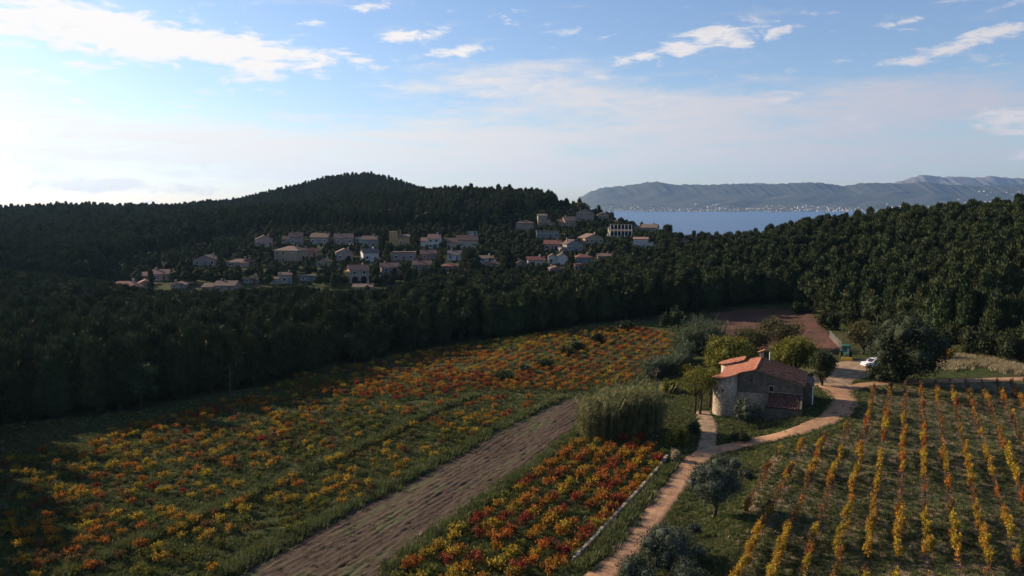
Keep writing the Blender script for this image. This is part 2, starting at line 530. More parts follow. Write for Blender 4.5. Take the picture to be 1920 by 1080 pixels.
# ------------------------------------------------------------------ materials
def mat(name, c1, c2=None, scale=3.0, rough=0.9, c3=None, bump=0.0, bscale=20.0, spec=0.2, detail=5, rnd=0.0, trans=0.0, stretch=(1, 1, 1), rot=0.0, coord='Object', nlo=.35, nhi=.65, hue=0.0):
    m = bpy.data.materials.new(name)
    m.use_nodes = True
    nt = m.node_tree
    b = nt.nodes['Principled BSDF']
    b.inputs['Roughness'].default_value = rough
    b.inputs['Specular IOR Level'].default_value = spec
    L = nt.links
    tc = nt.nodes.new('ShaderNodeTexCoord')
    mp = nt.nodes.new('ShaderNodeMapping')
    L.new(tc.outputs[coord], mp.inputs[0])
    mp.inputs['Scale'].default_value = stretch
    mp.inputs['Rotation'].default_value = (0, 0, rot)
    col = None
    if c2 is not None:
        n = nt.nodes.new('ShaderNodeTexNoise')
        L.new(mp.outputs[0], n.inputs['Vector'])
        n.inputs['Scale'].default_value = scale
        n.inputs['Detail'].default_value = detail
        n.inputs['Roughness'].default_value = 0.65
        r = nt.nodes.new('ShaderNodeValToRGB')
        L.new(n.outputs['Fac'], r.inputs[0])
        r.color_ramp.elements[0].position = nlo
        r.color_ramp.elements[0].color = (*c1, 1)
        r.color_ramp.elements[1].position = nhi
        r.color_ramp.elements[1].color = (*c2, 1)
        if c3 is not None:
            e = r.color_ramp.elements.new((nlo + nhi) / 2)
            e.color = (*c3, 1)
        col = r.outputs[0]
    if rnd or hue:
        oi = nt.nodes.new('ShaderNodeObjectInfo')
        hs = nt.nodes.new('ShaderNodeHueSaturation')
        if col is not None:
            L.new(col, hs.inputs['Color'])
        else:
            hs.inputs['Color'].default_value = (*c1, 1)
        if rnd:
            mr = nt.nodes.new('ShaderNodeMapRange')
            L.new(oi.outputs['Random'], mr.inputs[0])
            mr.inputs[3].default_value = 1 - rnd
            mr.inputs[4].default_value = 1 + rnd
            L.new(mr.outputs[0], hs.inputs['Value'])
        if hue:
            mm = nt.nodes.new('ShaderNodeMath')
            mm.operation = 'MULTIPLY'
            L.new(oi.outputs['Random'], mm.inputs[0])
            mm.inputs[1].default_value = 7.31
            fr = nt.nodes.new('ShaderNodeMath')
            fr.operation = 'FRACT'
            L.new(mm.outputs[0], fr.inputs[0])
            mr2 = nt.nodes.new('ShaderNodeMapRange')
            L.new(fr.outputs[0], mr2.inputs[0])
            mr2.inputs[3].default_value = 0.5 - hue
            mr2.inputs[4].default_value = 0.5 + hue
            L.new(mr2.outputs[0], hs.inputs['Hue'])
        col = hs.outputs[0]
    if col is not None:
        L.new(col, b.inputs['Base Color'])
    else:
        b.inputs['Base Color'].default_value = (*c1, 1)
    if bump:
        n2 = nt.nodes.new('ShaderNodeTexNoise')
        L.new(mp.outputs[0], n2.inputs['Vector'])
        n2.inputs['Scale'].default_value = bscale
        n2.inputs['Detail'].default_value = 6
        bp = nt.nodes.new('ShaderNodeBump')
        bp.inputs['Strength'].default_value = bump
        bp.inputs['Distance'].default_value = 0.1
        L.new(n2.outputs['Fac'], bp.inputs['Height'])
        L.new(bp.outputs[0], b.inputs['Normal'])
    if trans:                                     # leaves let some light through
        tr = nt.nodes.new('ShaderNodeBsdfTranslucent')
        if col is not None:
            L.new(col, tr.inputs[0])
        else:
            tr.inputs[0].default_value = (*c1, 1)
        mx = nt.nodes.new('ShaderNodeMixShader')
        mx.inputs[0].default_value = trans
        L.new(b.outputs[0], mx.inputs[1])
        L.new(tr.outputs[0], mx.inputs[2])
        L.new(mx.outputs[0], nt.nodes['Material Output'].inputs[0])
    return m


def ground_mat():
    m = bpy.data.materials.new('grass_ground')
    m.use_nodes = True
    nt = m.node_tree
    L = nt.links
    b = nt.nodes['Principled BSDF']
    b.inputs['Roughness'].default_value = 1.0
    b.inputs['Specular IOR Level'].default_value = 0.05
    tc = nt.nodes.new('ShaderNodeTexCoord')

    def noise(scale, det, rot=0.0, st=(1, 1, 1)):
        mp = nt.nodes.new('ShaderNodeMapping')
        L.new(tc.outputs['Object'], mp.inputs[0])
        mp.inputs['Rotation'].default_value = (0, 0, rot)
        mp.inputs['Scale'].default_value = st
        n = nt.nodes.new('ShaderNodeTexNoise')
        L.new(mp.outputs[0], n.inputs['Vector'])
        n.inputs['Scale'].default_value = scale
        n.inputs['Detail'].default_value = det
        n.inputs['Roughness'].default_value = 0.7
        return n.outputs['Fac']

    def ramp(f, stops):
        r = nt.nodes.new('ShaderNodeValToRGB')
        L.new(f, r.inputs[0])
        els = r.color_ramp.elements
        els[0].position, els[0].color = stops[0][0], (*stops[0][1], 1)
        els[1].position, els[1].color = stops[-1][0], (*stops[-1][1], 1)
        for p, c in stops[1:-1]:
            els.new(p).color = (*c, 1)
        return r.outputs[0]

    def mix(f, a, b2):
        n = nt.nodes.new('ShaderNodeMix')
        n.data_type = 'RGBA'
        L.new(f, n.inputs[0])
        L.new(a, n.inputs[6])
        L.new(b2, n.inputs[7])
        return n.outputs[2]

    g = ramp(noise(0.9, 8), [(.34, (.020, .030, .010)), (.5, (.038, .050, .017)), (.68, (.075, .078, .030))])
    d = ramp(noise(2.2, 6), [(.35, (.050, .034, .022)), (.65, (.115, .085, .048))])
    f = ramp(noise(0.11, 7, -ROWA, (1.0, 0.45, 1)), [(.50, (0, 0, 0)), (.66, (.75, .75, .75))])
    c = mix(f, g, d)
    L.new(c, b.inputs['Base Color'])
    bp = nt.nodes.new('ShaderNodeBump')
    bp.inputs['Strength'].default_value = 0.9
    bp.inputs['Distance'].default_value = 0.25
    L.new(noise(2.4, 8), bp.inputs['Height'])
    L.new(bp.outputs[0], b.inputs['Normal'])
    return m


MT = {}
MT['ground'] = ground_mat()
MT['pine'] = mat('pine_needles', (.024, .036, .017), (.058, .070, .027), .9, c3=(.040, .054, .021), rnd=.28, hue=.02, trans=.05, spec=.1)
MT['broad'] = mat('evergreen_leaves', (.014, .026, .011), (.050, .062, .022), 1.5, rnd=.3, hue=.02, trans=.1, spec=.15)
MT['oak'] = mat('oak_leaves', (.012, .020, .010), (.034, .044, .020), 1.6, trans=.08, spec=.2)
MT['olive'] = mat('olive_leaves', (.022, .032, .020), (.075, .090, .062), 2.0, trans=.1, spec=.25)
MT['yellow_tree'] = mat('yellowing_leaves', (.045, .056, .012), (.24, .20, .024), .9, c3=(.11, .112, .020), trans=.25)
MT['brown_tree'] = mat('browning_leaves', (.035, .038, .014), (.090, .078, .030), 1.3, trans=.2)
MT['green_tree'] = mat('mid_green_leaves', (.020, .032, .012), (.060, .075, .026), 1.4, trans=.2)
MT['reed'] = mat('reed_leaves', (.085, .095, .036), (.26, .24, .115), .8, c3=(.15, .155, .065), trans=.3)
MT['reed_green'] = mat('green_reed_leaves', (.042, .062, .034), (.115, .138, .078), .8, trans=.25)
MT['dry'] = mat('dry_grass', (.20, .16, .09), (.42, .36, .23), 2.0, trans=.2)
MT['bark'] = mat('bark', (.030, .022, .016), (.075, .058, .044), 6.0, bump=.5)
MT['twig'] = mat('grey_twig', (.060, .050, .042), (.12, .10, .085), 5.0)
MT['tuft'] = mat('grass_blades', (.050, .068, .020), (.165, .155, .064), .35, c3=(.092, .110, .036), rnd=.4, hue=.02, trans=.25)
VINE_COL = {
    'yellow': ((.085, .080, .014), (.30, .185, .018), (.46, .29, .032)),
    'orange': ((.110, .065, .012), (.29, .110, .014), (.42, .20, .024)),
    'red': ((.070, .022, .011), (.17, .034, .013), (.27, .085, .020)),
    'brown': ((.055, .036, .016), (.110, .062, .022), (.18, .105, .032)),
    'green': ((.045, .056, .012), (.095, .098, .016), (.22, .175, .026)),
}
for k, (a, b_, c_) in VINE_COL.items():
    MT['vine_' + k] = mat('vine_leaves_' + k, a, c_, 3.2, c3=b_, rnd=.25, hue=.018, trans=.3, nlo=.36, nhi=.66)
MT['vine_wood'] = mat('vine_wood', (.030, .022, .017), (.060, .046, .036), 8.0)
MT['track'] = mat('dirt_track', (.20, .11, .062), (.38, .225, .13), .5, c3=(.29, .165, .092), bump=.5, bscale=3, nlo=.3, nhi=.7)
MT['path'] = mat('sandy_path', (.15, .105, .065), (.34, .24, .15), .7, c3=(.24, .165, .105), bump=.5, bscale=3)
MT['plough'] = mat('ploughed_soil', (.038, .023, .014), (.048, .058, .018), .32, c3=(.060, .038, .024), bump=.7, bscale=2.5, stretch=(1.6, .28, 1), rot=0.0, nlo=.38, nhi=.66)
MT['red_soil'] = mat('red_fallow_soil', (.045, .028, .014), (.105, .044, .028), .16, bump=.5, bscale=1.5)
MT['row_soil'] = mat('vine_row_soil', (.085, .056, .034), (.18, .122, .072), .8, bump=.6, bscale=3)
MT['stone_wall'] = mat('dry_stone', (.15, .125, .10), (.34, .29, .23), 2.2, bump=.6, bscale=6, rnd=.25)
MT['farm_shade_wall'] = mat('farmhouse_shaded_render', (.055, .047, .039), (.15, .125, .098), .9, c3=(.095, .080, .063), bump=.7, bscale=5, detail=9)  # shade of the gable side is darkened into this wall colour
MT['farm_stone'] = mat('farmhouse_stone', (.19, .145, .105), (.42, .34, .25), 2.4, bump=.8, bscale=5)
for i, c in enumerate([(.40, .150, .085), (.50, .21, .125), (.33, .105, .062), (.44, .23, .15)]):
    MT['tile%d' % i] = mat('clay_tile_%s' % 'abcd'[i], tuple(x * .75 for x in c), c, 5.0, rough=.85)
for i, c in enumerate([(.115, .055, .040), (.155, .080, .057), (.080, .040, .032), (.18, .10, .075)]):  # darker tile set: shade of the right roof slope put into the colour
    MT['shadetile%d' % i] = mat('shaded_tile_%s' % 'abcd'[i], tuple(x * .7 for x in c), c, 5.0, rough=.9)
MT['dark'] = mat('dark_opening', (.008, .008, .009), rough=.6)
MT['glass'] = mat('window_glass', (.012, .014, .018), rough=.12, spec=.6)
MT['wood'] = mat('weathered_wood', (.09, .065, .045), (.17, .13, .095), 6.0)
MT['white'] = mat('white_paint', (.70, .69, .66), (.80, .79, .76), 3.0, rough=.5)
MT['metal'] = mat('grey_metal', (.28, .28, .28), rough=.45, spec=.5)

# ------------------------------------------------------------------ ground, sea, far shore
def build_ground():
    ang = np.concatenate([np.linspace(-math.pi, -.75, 40)[:-1], np.linspace(-.75, .75, 420), np.linspace(.75, math.pi, 40)[1:-1]])
    rad = np.concatenate([[.02, 15, 30], np.arange(40, 260, 1.0), np.arange(260, 620, 3.0), np.arange(620, 1600, 14.0), [2000]])
    A, Rr = np.meshgrid(ang, rad)
    X, Y = Rr * np.sin(A), Rr * np.cos(A)
    Z = h(X, Y)
    Z = np.where(Rr > 1550, -60, Z)
    na, nr = len(ang), len(rad)
    V = np.stack([X, Y, Z], -1).reshape(-1, 3)
    i = np.arange(na * nr).reshape(nr, na)
    nx = np.roll(i, -1, 1)
    F = np.stack([i[:-1], nx[:-1], nx[1:], i[1:]], -1).reshape(-1, 4)[:, ::-1]
    me = np_mesh('ground', V, F, MT['ground'], smooth=True)
    o = struct(link('ground', me))
    return o


build_ground()
SEA_Z = -30.0


def sea_mat():
    m = mat('sea_water', (.008, .050, .125), rough=.28, spec=.5)
    nt = m.node_tree
    b = nt.nodes['Principled BSDF']
    tc = nt.nodes.new('ShaderNodeTexCoord')
    mp = nt.nodes.new('ShaderNodeMapping')
    nt.links.new(tc.outputs['Object'], mp.inputs[0])
    mp.inputs['Scale'].default_value = (1, 2.2, 1)
    n = nt.nodes.new('ShaderNodeTexNoise')
    nt.links.new(mp.outputs[0], n.inputs['Vector'])
    n.inputs['Scale'].default_value = .06
    n.inputs['Detail'].default_value = 8
    bp = nt.nodes.new('ShaderNodeBump')
    bp.inputs['Strength'].default_value = .8
    bp.inputs['Distance'].default_value = 3
    nt.links.new(n.outputs['Fac'], bp.inputs['Height'])
    nt.links.new(bp.outputs[0], b.inputs['Normal'])
    return m


mb = MB()
mb.face([(-9000, 450, SEA_Z), (11000, 450, SEA_Z), (14000, 15000, SEA_Z), (-12000, 15000, SEA_Z)])
struct(mb.build('sea', sea_mat()))

MT['far_hill'] = mat('wooded_far_hill', (.020, .032, .022), (.055, .056, .042), .004, rough=1, detail=9, stretch=(1, .5, 1))
MT['far_rock'] = mat('far_rock', (.10, .095, .085), (.22, .20, .18), .002, rough=1, detail=9)


def fnoise(x, seed, octs=6, f0=1.0):
    r = np.zeros_like(x)
    g = np.random.default_rng(seed)
    for o in range(octs):
        p = g.uniform(0, 6.28, 3)
        k = f0 * 2 ** o
        r += (np.sin(x * k + p[0]) + np.sin(x * k * 1.37 + p[1]) + np.sin(x * k * .71 + p[2])) / (3 * 1.75 ** o)
    return r


def far_range(name, prof, Y0, depth, material, seed, foot=SEA_Z - 2, shore=0.0, rough=1.0):
    # ridge heights from the photographed skyline, the slope runs down to the shore towards the camera
    xs = np.linspace(prof[0][0], prof[-1][0], 420)
    ys = np.interp(xs, [p[0] for p in prof], [p[1] for p in prof])
    k = np.ones(7) / 7
    ys = np.convolve(np.pad(ys, 3, mode='edge'), k, 'valid')
    nj = 44
    V = []
    for j in range(nj):
        s = j / (nj - 1)                           # 0 shore .. 0.8 ridge .. 1 behind
        Y = Y0 + depth * s
        X = (xs - 960) / FPX * (Y0 + depth * .8)
        X = X * (Y / (Y0 + depth * .8)) ** .6
        zr = CAM_Z + (HOR - ys) / FPX * (Y0 + depth * .8)
        t = min(s / .8, 1.0)
        f = (t ** 1.5) * (.85 + .15 * t)
        if s > .8:
            f = 1 - ((s - .8) / .2) ** 2 * .8
        z = foot + (zr - foot) * f
        a = 4 * t * (1 - t) if s < .8 else 0.0
        z = z + a * rough * (60 * fnoise(xs * .022 + s * 5.1, seed, 5, 1.0) + 55 * fnoise(xs * .030 - s * 11, seed + 3, 5, 1.0) * np.sin(s * 9 + xs * .013)) * np.clip((zr - foot) / 300, .1, 1)
        z = z + (rough * 24 * fnoise(xs * .35 + s * 30, seed + 7, 3) if s > .6 else 0)
        z = np.maximum(z, foot)
        if j == 0:
            z = np.full_like(z, foot)
        V.append(np.stack([X, np.full_like(X, Y), z], -1))
    V = np.array(V)
    n = len(xs)
    i = np.arange(n * nj).reshape(nj, n)
    F = np.stack([i[:-1, :-1], i[:-1, 1:], i[1:, 1:], i[1:, :-1]], -1).reshape(-1, 4)
    o = struct(link(name, np_mesh(name, V.reshape(-1, 3), F, material, smooth=True)))
    return V


HILL = [(1085, 372), (1100, 362), (1125, 352), (1165, 349), (1195, 345), (1215, 341), (1235, 341), (1260, 347), (1290, 346), (1330, 347), (1360, 345), (1400, 345),
        (1440, 346), (1490, 343), (1530, 342), (1550, 345), (1585, 350), (1600, 344), (1640, 343), (1690, 345), (1730, 340), (1770, 347), (1850, 348), (1960, 344), (2200, 342), (2700, 350)]
HV = far_range('far_hills', HILL, 9200, 2600, MT['far_hill'], 3, rough=.45)
MOUNT = [(1300, 362), (1380, 345), (1420, 343), (1460, 347), (1560, 362), (1640, 350), (1690, 338), (1715, 329), (1730, 328), (1760, 333), (1790, 331), (1830, 334), (1850, 329), (1870, 333), (1900, 335), (1960, 330), (2100, 336), (2700, 345)]
far_range('far_mountains', MOUNT, 12600, 2200, MT['far_rock'], 8, rough=.6)


def far_town():
    g = np.random.default_rng(4)
    mb = MB()
    n = HV.shape[1]
    k = 0
    while k < 900:
        i = g.integers(4, 330)
        j = min(int(abs(g.normal(0, 9 if i < 190 else 15))) + 1, 28)
        if j > 12 and i < 170:
            continue
        if g.random() > .35 + .65 * abs(math.sin(i * .09) * math.sin(i * .031 + 1)):
            continue
        p = HV[j, i]
        x, y, z = p[0] + g.uniform(-14, 14), p[1] + g.uniform(-25, 25), p[2]
        w, d, hh = g.uniform(7, 16), g.uniform(8, 14), g.uniform(4, 8)
        if g.random() < .06:
            w, hh = g.uniform(30, 60), g.uniform(9, 22)
        m = int(g.integers(0, 4))
        mb.box(x - w / 2, x + w / 2, y - d / 2, y + d / 2, z - 12, z + hh, m)
        mb.box(x - w / 2 - .5, x + w / 2 + .5, y - d / 2 - .5, y + d / 2 + .5, z + hh + .05, z + hh + 1.6, 4)
        k += 1
    ms = [mat('far_town_wall_%s' % 'abcd'[q], c) for q, c in enumerate([(.72, .66, .58), (.60, .50, .42), (.80, .78, .74), (.66, .55, .44)])] + [mat('far_town_roof', (.36, .22, .16))]
    o = mb.build('far_town', ms)
    o['kind'] = 'stuff'
    o['label'] = 'pale houses of the far town strung along the opposite shore'
    return o


far_town()


# ------------------------------------------------------------------ tracks, fields
def strip(name, pts, widths, material, lift=0.09, seed=1):
    g = np.random.default_rng(seed)
    P = [ground(*p) for p in pts]
    W = list(widths)
    # resample with Catmull-Rom
    out, ow = [], []
    for i in range(len(P) - 1):
        p0, p1, p2, p3 = P[max(i - 1, 0)], P[i], P[i + 1], P[min(i + 2, len(P) - 1)]
        n = max(2, int((p2 - p1).length / .8))
        for k in range(n):
            t = k / n
            q = .5 * ((2 * p1) + (p2 - p0) * t + (2 * p0 - 5 * p1 + 4 * p2 - p3) * t * t + (3 * p1 - p0 - 3 * p2 + p3) * t ** 3)
            out.append(q)
            ow.append(W[i] * (1 - t) + W[i + 1] * t)
    out.append(P[-1])
    ow.append(W[-1])
    nc = 9
    V = []
    for i, q in enumerate(out):
        d = out[min(i + 1, len(out) - 1)] - out[max(i - 1, 0)]
        d.z = 0
        d.normalize()
        s = Vector((d.y, -d.x, 0))
        wl, wr = ow[i] / 2 * (1 + .07 * math.sin(i * .45) + .045 * g.normal()), ow[i] / 2 * (1 + .07 * math.sin(i * .37 + 2) + .045 * g.normal())
        for k in range(nc):
            t = -wl + (wl + wr) * k / (nc - 1)
            x, y = q.x + s.x * t, q.y + s.y * t
            e = abs(k - (nc - 1) / 2) / ((nc - 1) / 2)
            rut = -.03 * (1 if .35 < e < .7 else 0)
            V.append((x, y, hz(x, y) + (lift + rut + .03 if e < .95 else -.02)))
    i = np.arange(len(V)).reshape(-1, nc)
    F = np.stack([i[:-1, :-1], i[:-1, 1:], i[1:, 1:], i[1:, :-1]], -1).reshape(-1, 4)[:, ::-1]
    return struct(link(name, np_mesh(name, V, F[:, ::-1], material, smooth=True)))


strip('dirt_track', TRACK_PX, [3.1, 3.0, 2.9, 2.8, 2.7, 2.8, 3.0, 2.6, 2.6, 2.9, 3.6, 4.2, 4.4, 4.4, 4.4], MT['track'])
strip('tower_path', [(1322, 848), (1328, 826), (1329, 804), (1325, 788), (1318, 772)], [2.4, 2.5, 2.6, 2.8, 2.2], MT['path'], lift=.11, seed=3)
strip('vineyard_path', [(1572, 735), (1620, 722), (1700, 717), (1800, 714), (1920, 711), (2080, 708), (2330, 710)], [3.4, 2.8, 2.8, 2.8, 2.8, 2.8, 2.8], MT['track'], lift=.10, seed=4)
strip('farm_yard', [(1556, 724), (1562, 710), (1580, 696), (1600, 686), (1625, 680), (1660, 676)], [5.0, 8.0, 10, 8, 6, 5], MT['path'], lift=.095, seed=5)
strip('grass_track', [(1280, 1085), (1360, 1085), (1385, 1010)][1:], [.6, .6], MT['row_soil'], lift=.03, seed=6)


def field_sheet(name, poly_px, material, du, dv, zfun, lift=.06):
    P = [ground(*p) for p in poly_px]
    U = [uv(p.x, p.y) for p in P]
    u0, u1 = min(a for a, b in U), max(a for a, b in U)
    w0, w1 = min(b for a, b in U), max(b for a, b in U)
    us, ws = np.arange(u0, u1 + du, du), np.arange(w0, w1 + dv, dv)
    A, B = np.meshgrid(us, ws, indexing='ij')
    X, Y = A * RC + B * RS, -A * RS + B * RC
    Z = h(X, Y) + lift + zfun(A, B)
    i = np.arange(A.size).reshape(A.shape)
    cu, cw = (A[:-1, :-1] + du / 2), (B[:-1, :-1] + dv / 2)
    ok = inside(cu, cw, U)
    F = np.stack([i[:-1, :-1], i[1:, :-1], i[1:, 1:], i[:-1, 1:]], -1)[ok]
    used = np.unique(F)
    remap = np.full(A.size, -1)
    remap[used] = np.arange(len(used))
    V = np.stack([X, Y, Z], -1).reshape(-1, 3)[used]
    # material coordinates: keep u,v axes by building in row space and rotating the object
    Vr = np.stack([A, B, Z], -1).reshape(-1, 3)[used]
    o = struct(link(name, np_mesh(name, Vr, remap[F], material)))
    o.rotation_euler = (0, 0, -ROWA)
    return o


PLOUGH = [(1048, 749), (1100, 750), (1085, 800), (1030, 858), (960, 905), (870, 970), (735, 1075), (700, 1110), (380, 1110), (425, 1078), (600, 985), (800, 880)]
_pr = np.random.default_rng(9)


def furrow(A, B):
    s = np.sin(A * 2 * math.pi / .76 + .5 * np.sin(B * .21)) * (.6 + .4 * np.sin(A * .8 + B * .1))
    return .035 * s + .045 * _pr.normal(size=A.shape) + .05 * np.sin(A * .9) * np.sin(B * .17 + 1)


field_sheet('ploughed_field', PLOUGH, MT['plough'], .19, .6, furrow, lift=.14)
REDF = [(1335, 588), (1400, 580), (1470, 581), (1520, 586), (1545, 615), (1568, 640), (1585, 655), (1540, 662), (1420, 655), (1350, 630)]
field_sheet('fallow_field', REDF, MT['red_soil'], .5, .8, lambda A, B: (.015 * np.sin(A * 4) + .06 * _pr.normal(size=A.shape)), lift=.12)

# ------------------------------------------------------------------ foliage builders
def unit(n, g):
    v = g.normal(size=(n, 3))
    return v / np.linalg.norm(v, axis=1, keepdims=True)


ICO = None


def ico():
    global ICO
    if ICO is None:
        import bmesh
        bm = bmesh.new()
        bmesh.ops.create_icosphere(bm, subdivisions=2, radius=1)
        ICO = (np.array([v.co[:] for v in bm.verts]), np.array([[v.index for v in f.verts] for f in bm.faces]))
        bm.free()
    return ICO


def foliage(blobs, n, size, g, up=.4, wid=.45, core=.72, spread=.6, shell=(.72, 1.08), bottom=None):
    """leaf sprays (pointed quads) through the outer shell of lobes, around dark inner lobes"""
    V, F = [], []
    base = 0
    area = np.array([(b[1][0] * b[1][1] + b[1][1] * b[1][2] + b[1][0] * b[1][2]) for b in blobs])
    cnt = np.maximum(4, (n * area / area.sum()).astype(int))
    iv, fi = ico()
    for (c, r), k in zip(blobs, cnt):
        c, r = np.array(c), np.array(r)
        d = unit(k, g)
        p = c + d * r * g.uniform(shell[0], shell[1], (k, 1))
        nrm = d / r
        nrm /= np.linalg.norm(nrm, axis=1, keepdims=True)
        ax = nrm * .8 + np.array([0, 0, up]) + g.normal(size=(k, 3)) * spread
        ax /= np.linalg.norm(ax, axis=1, keepdims=True)
        sd = np.cross(ax, unit(k, g))
        sd /= np.linalg.norm(sd, axis=1, keepdims=True) + 1e-9
        s = size * g.uniform(.6, 1.4, (k, 1))
        q = np.stack([p - ax * s * .3, p + sd * s * wid + ax * s * .25, p + ax * s, p - sd * s * wid + ax * s * .25], 1)
        V.append(q.reshape(-1, 3))
        F.append(np.arange(k * 4).reshape(-1, 4) + base)
        base += k * 4
        if core:
            cv = c + iv * r * core * (1 + .18 * g.normal(size=(len(iv), 1)))
            V.append(cv)
            F.append(np.concatenate([fi, fi[:, 2:]], 1) + base)
            base += len(iv)
    V, F = np.vstack(V), np.vstack(F)
    if bottom is not None:
        V[:, 2] = np.maximum(V[:, 2], bottom)
    return V, F


def quad_mesh(name, V, F, m):
    # quads, with triangles stored as quads whose last two corners coincide
    tri = F[:, 2] == F[:, 3]
    me = bpy.data.meshes.new(name)
    Q, T = F[~tri], F[tri][:, :3]
    loops = np.concatenate([Q.ravel(), T.ravel()]).astype(np.int32)
    starts = np.concatenate([np.arange(len(Q)) * 4, len(Q) * 4 + np.arange(len(T)) * 3]).astype(np.int32)
    me.vertices.add(len(V))
    me.vertices.foreach_set('co', np.asarray(V, np.float32).ravel())
    me.loops.add(len(loops))
    me.polygons.add(len(starts))
    me.loops.foreach_set('vertex_index', loops)
    me.polygons.foreach_set('loop_start', starts)
    me.materials.append(m)
    me.update(calc_edges=True)
    return me


def pine_proto(i, wide=1.0, H=10.5):
    """an Aleppo pine: bare lower trunk, several brushy lobes stacked into an uneven crown"""
    g = np.random.default_rng(100 + i)
    blobs = []
    n = int(g.integers(7, 10))
    for k in range(n):
        t = (k + .5) / n
        z = H * (.20 + .66 * t)
        rr = (1.75 - 1.5 * abs(t - .36) ** 1.2) * wide
        a = k * 2.4 + g.uniform(-.6, .6)
        off = rr * g.uniform(.30, .62) * (1 - .45 * t)
        s = g.uniform(.85, 1.15) * (1.75 - .75 * t)
        blobs.append(((math.cos(a) * off, math.sin(a) * off, z), (s * wide * .92, s * wide * .92, s * g.uniform(1.15, 1.6))))
    blobs.append(((g.uniform(-.2, .2), g.uniform(-.2, .2), H * .84), (.85 * wide, .85 * wide, 1.5)))
    V, F = foliage(blobs, 3000, .60, g, up=1.5, wid=.17, spread=.42, core=.66, shell=(.62, 1.05))
    crown = quad_mesh('crown', V, F, MT['pine'])
    mb = MB()
    mb.tube([(0, 0, -.6), (.1, .05, H * .25), (-.05, .1, H * .55), (.05, 0, H * .85)], [.24, .19, .13, .05], 7)
    for k in range(5):
        a, z = k * 1.3, H * (.34 + .08 * k)
        mb.tube([(0, 0, z), (math.cos(a) * .8, math.sin(a) * .8, z + .4), (math.cos(a) * 1.5, math.sin(a) * 1.5, z + 1.1)], [.09, .06, .03], 5)
    return crown, mb.mesh('trunk', MT['bark'], True)


def round_proto(i, H=7.5, m='broad', n=1300, leaf=.40, wid=.42):
    g = np.random.default_rng(200 + i)
    blobs = []
    for k in range(13):
        a, t = k * 2.4 + g.uniform(-.4, .4), g.uniform(0, 1)
        rr = 2.1 * math.sqrt(1 - (t - .45) ** 2 * 1.6) * g.uniform(.3, .85)
        s = g.uniform(.75, 1.35)
        blobs.append(((math.cos(a) * rr, math.sin(a) * rr, H * (.30 + .50 * t)), (s, s, s * .9)))
    blobs.append(((0, 0, H * .55), (1.7, 1.7, 1.9)))
    V, F = foliage(blobs, n, leaf, g, up=.25, wid=wid, spread=.7, core=.75)
    crown = quad_mesh('crown', V, F, MT[m])
    mb = MB()
    mb.tube([(0, 0, -.6), (.08, .05, H * .2), (0, .1, H * .5), (.1, 0, H * .7)], [.26, .2, .14, .05], 7)
    for k in range(4):
        a = k * 1.57 + .4
        mb.tube([(0, 0, H * .22), (math.cos(a) * .9, math.sin(a) * .9, H * .42), (math.cos(a) * 1.5, math.sin(a) * 1.5, H * .6)], [.12, .08, .04], 5)
    return crown, mb.mesh('trunk', MT['bark'], True)


PINES = [pine_proto(i, wide=[1.1, 1.25, 1.0, 1.4, 1.2, 1.05][i], H=[10.5, 11, 11.5, 9.5, 10, 12][i]) for i in range(6)]
ROUNDS = [round_proto(i) for i in range(4)]


def joined(name, meshes):
    """one hidden prototype mesh (crown and trunk together) for the uncountable rest"""
    V, L, S, M, mats = [], [], [], [], []
    nv = nl = 0
    for me in meshes:
        v = np.zeros(len(me.vertices) * 3, np.float32)
        me.vertices.foreach_get('co', v)
        l = np.zeros(len(me.loops), np.int32)
        me.loops.foreach_get('vertex_index', l)
        s = np.zeros(len(me.polygons), np.int32)
        me.polygons.foreach_get('loop_start', s)
        V.append(v)
        L.append(l + nv)
        S.append(s + nl)
        M.append(np.full(len(s), len(mats), np.int32))
        mats.append(me.materials[0])
        nv += len(me.vertices)
        nl += len(l)
    me = bpy.data.meshes.new(name)
    me.vertices.add(nv)
    me.vertices.foreach_set('co', np.concatenate(V))
    me.loops.add(nl)
    me.polygons.add(sum(len(s) for s in S))
    me.loops.foreach_set('vertex_index', np.concatenate(L))
    me.polygons.foreach_set('loop_start', np.concatenate(S))
    for m in mats:
        me.materials.append(m)
    me.polygons.foreach_set('material_index', np.concatenate(M))
    me.update(calc_edges=True)
    return bpy.data.objects.new(name, me)


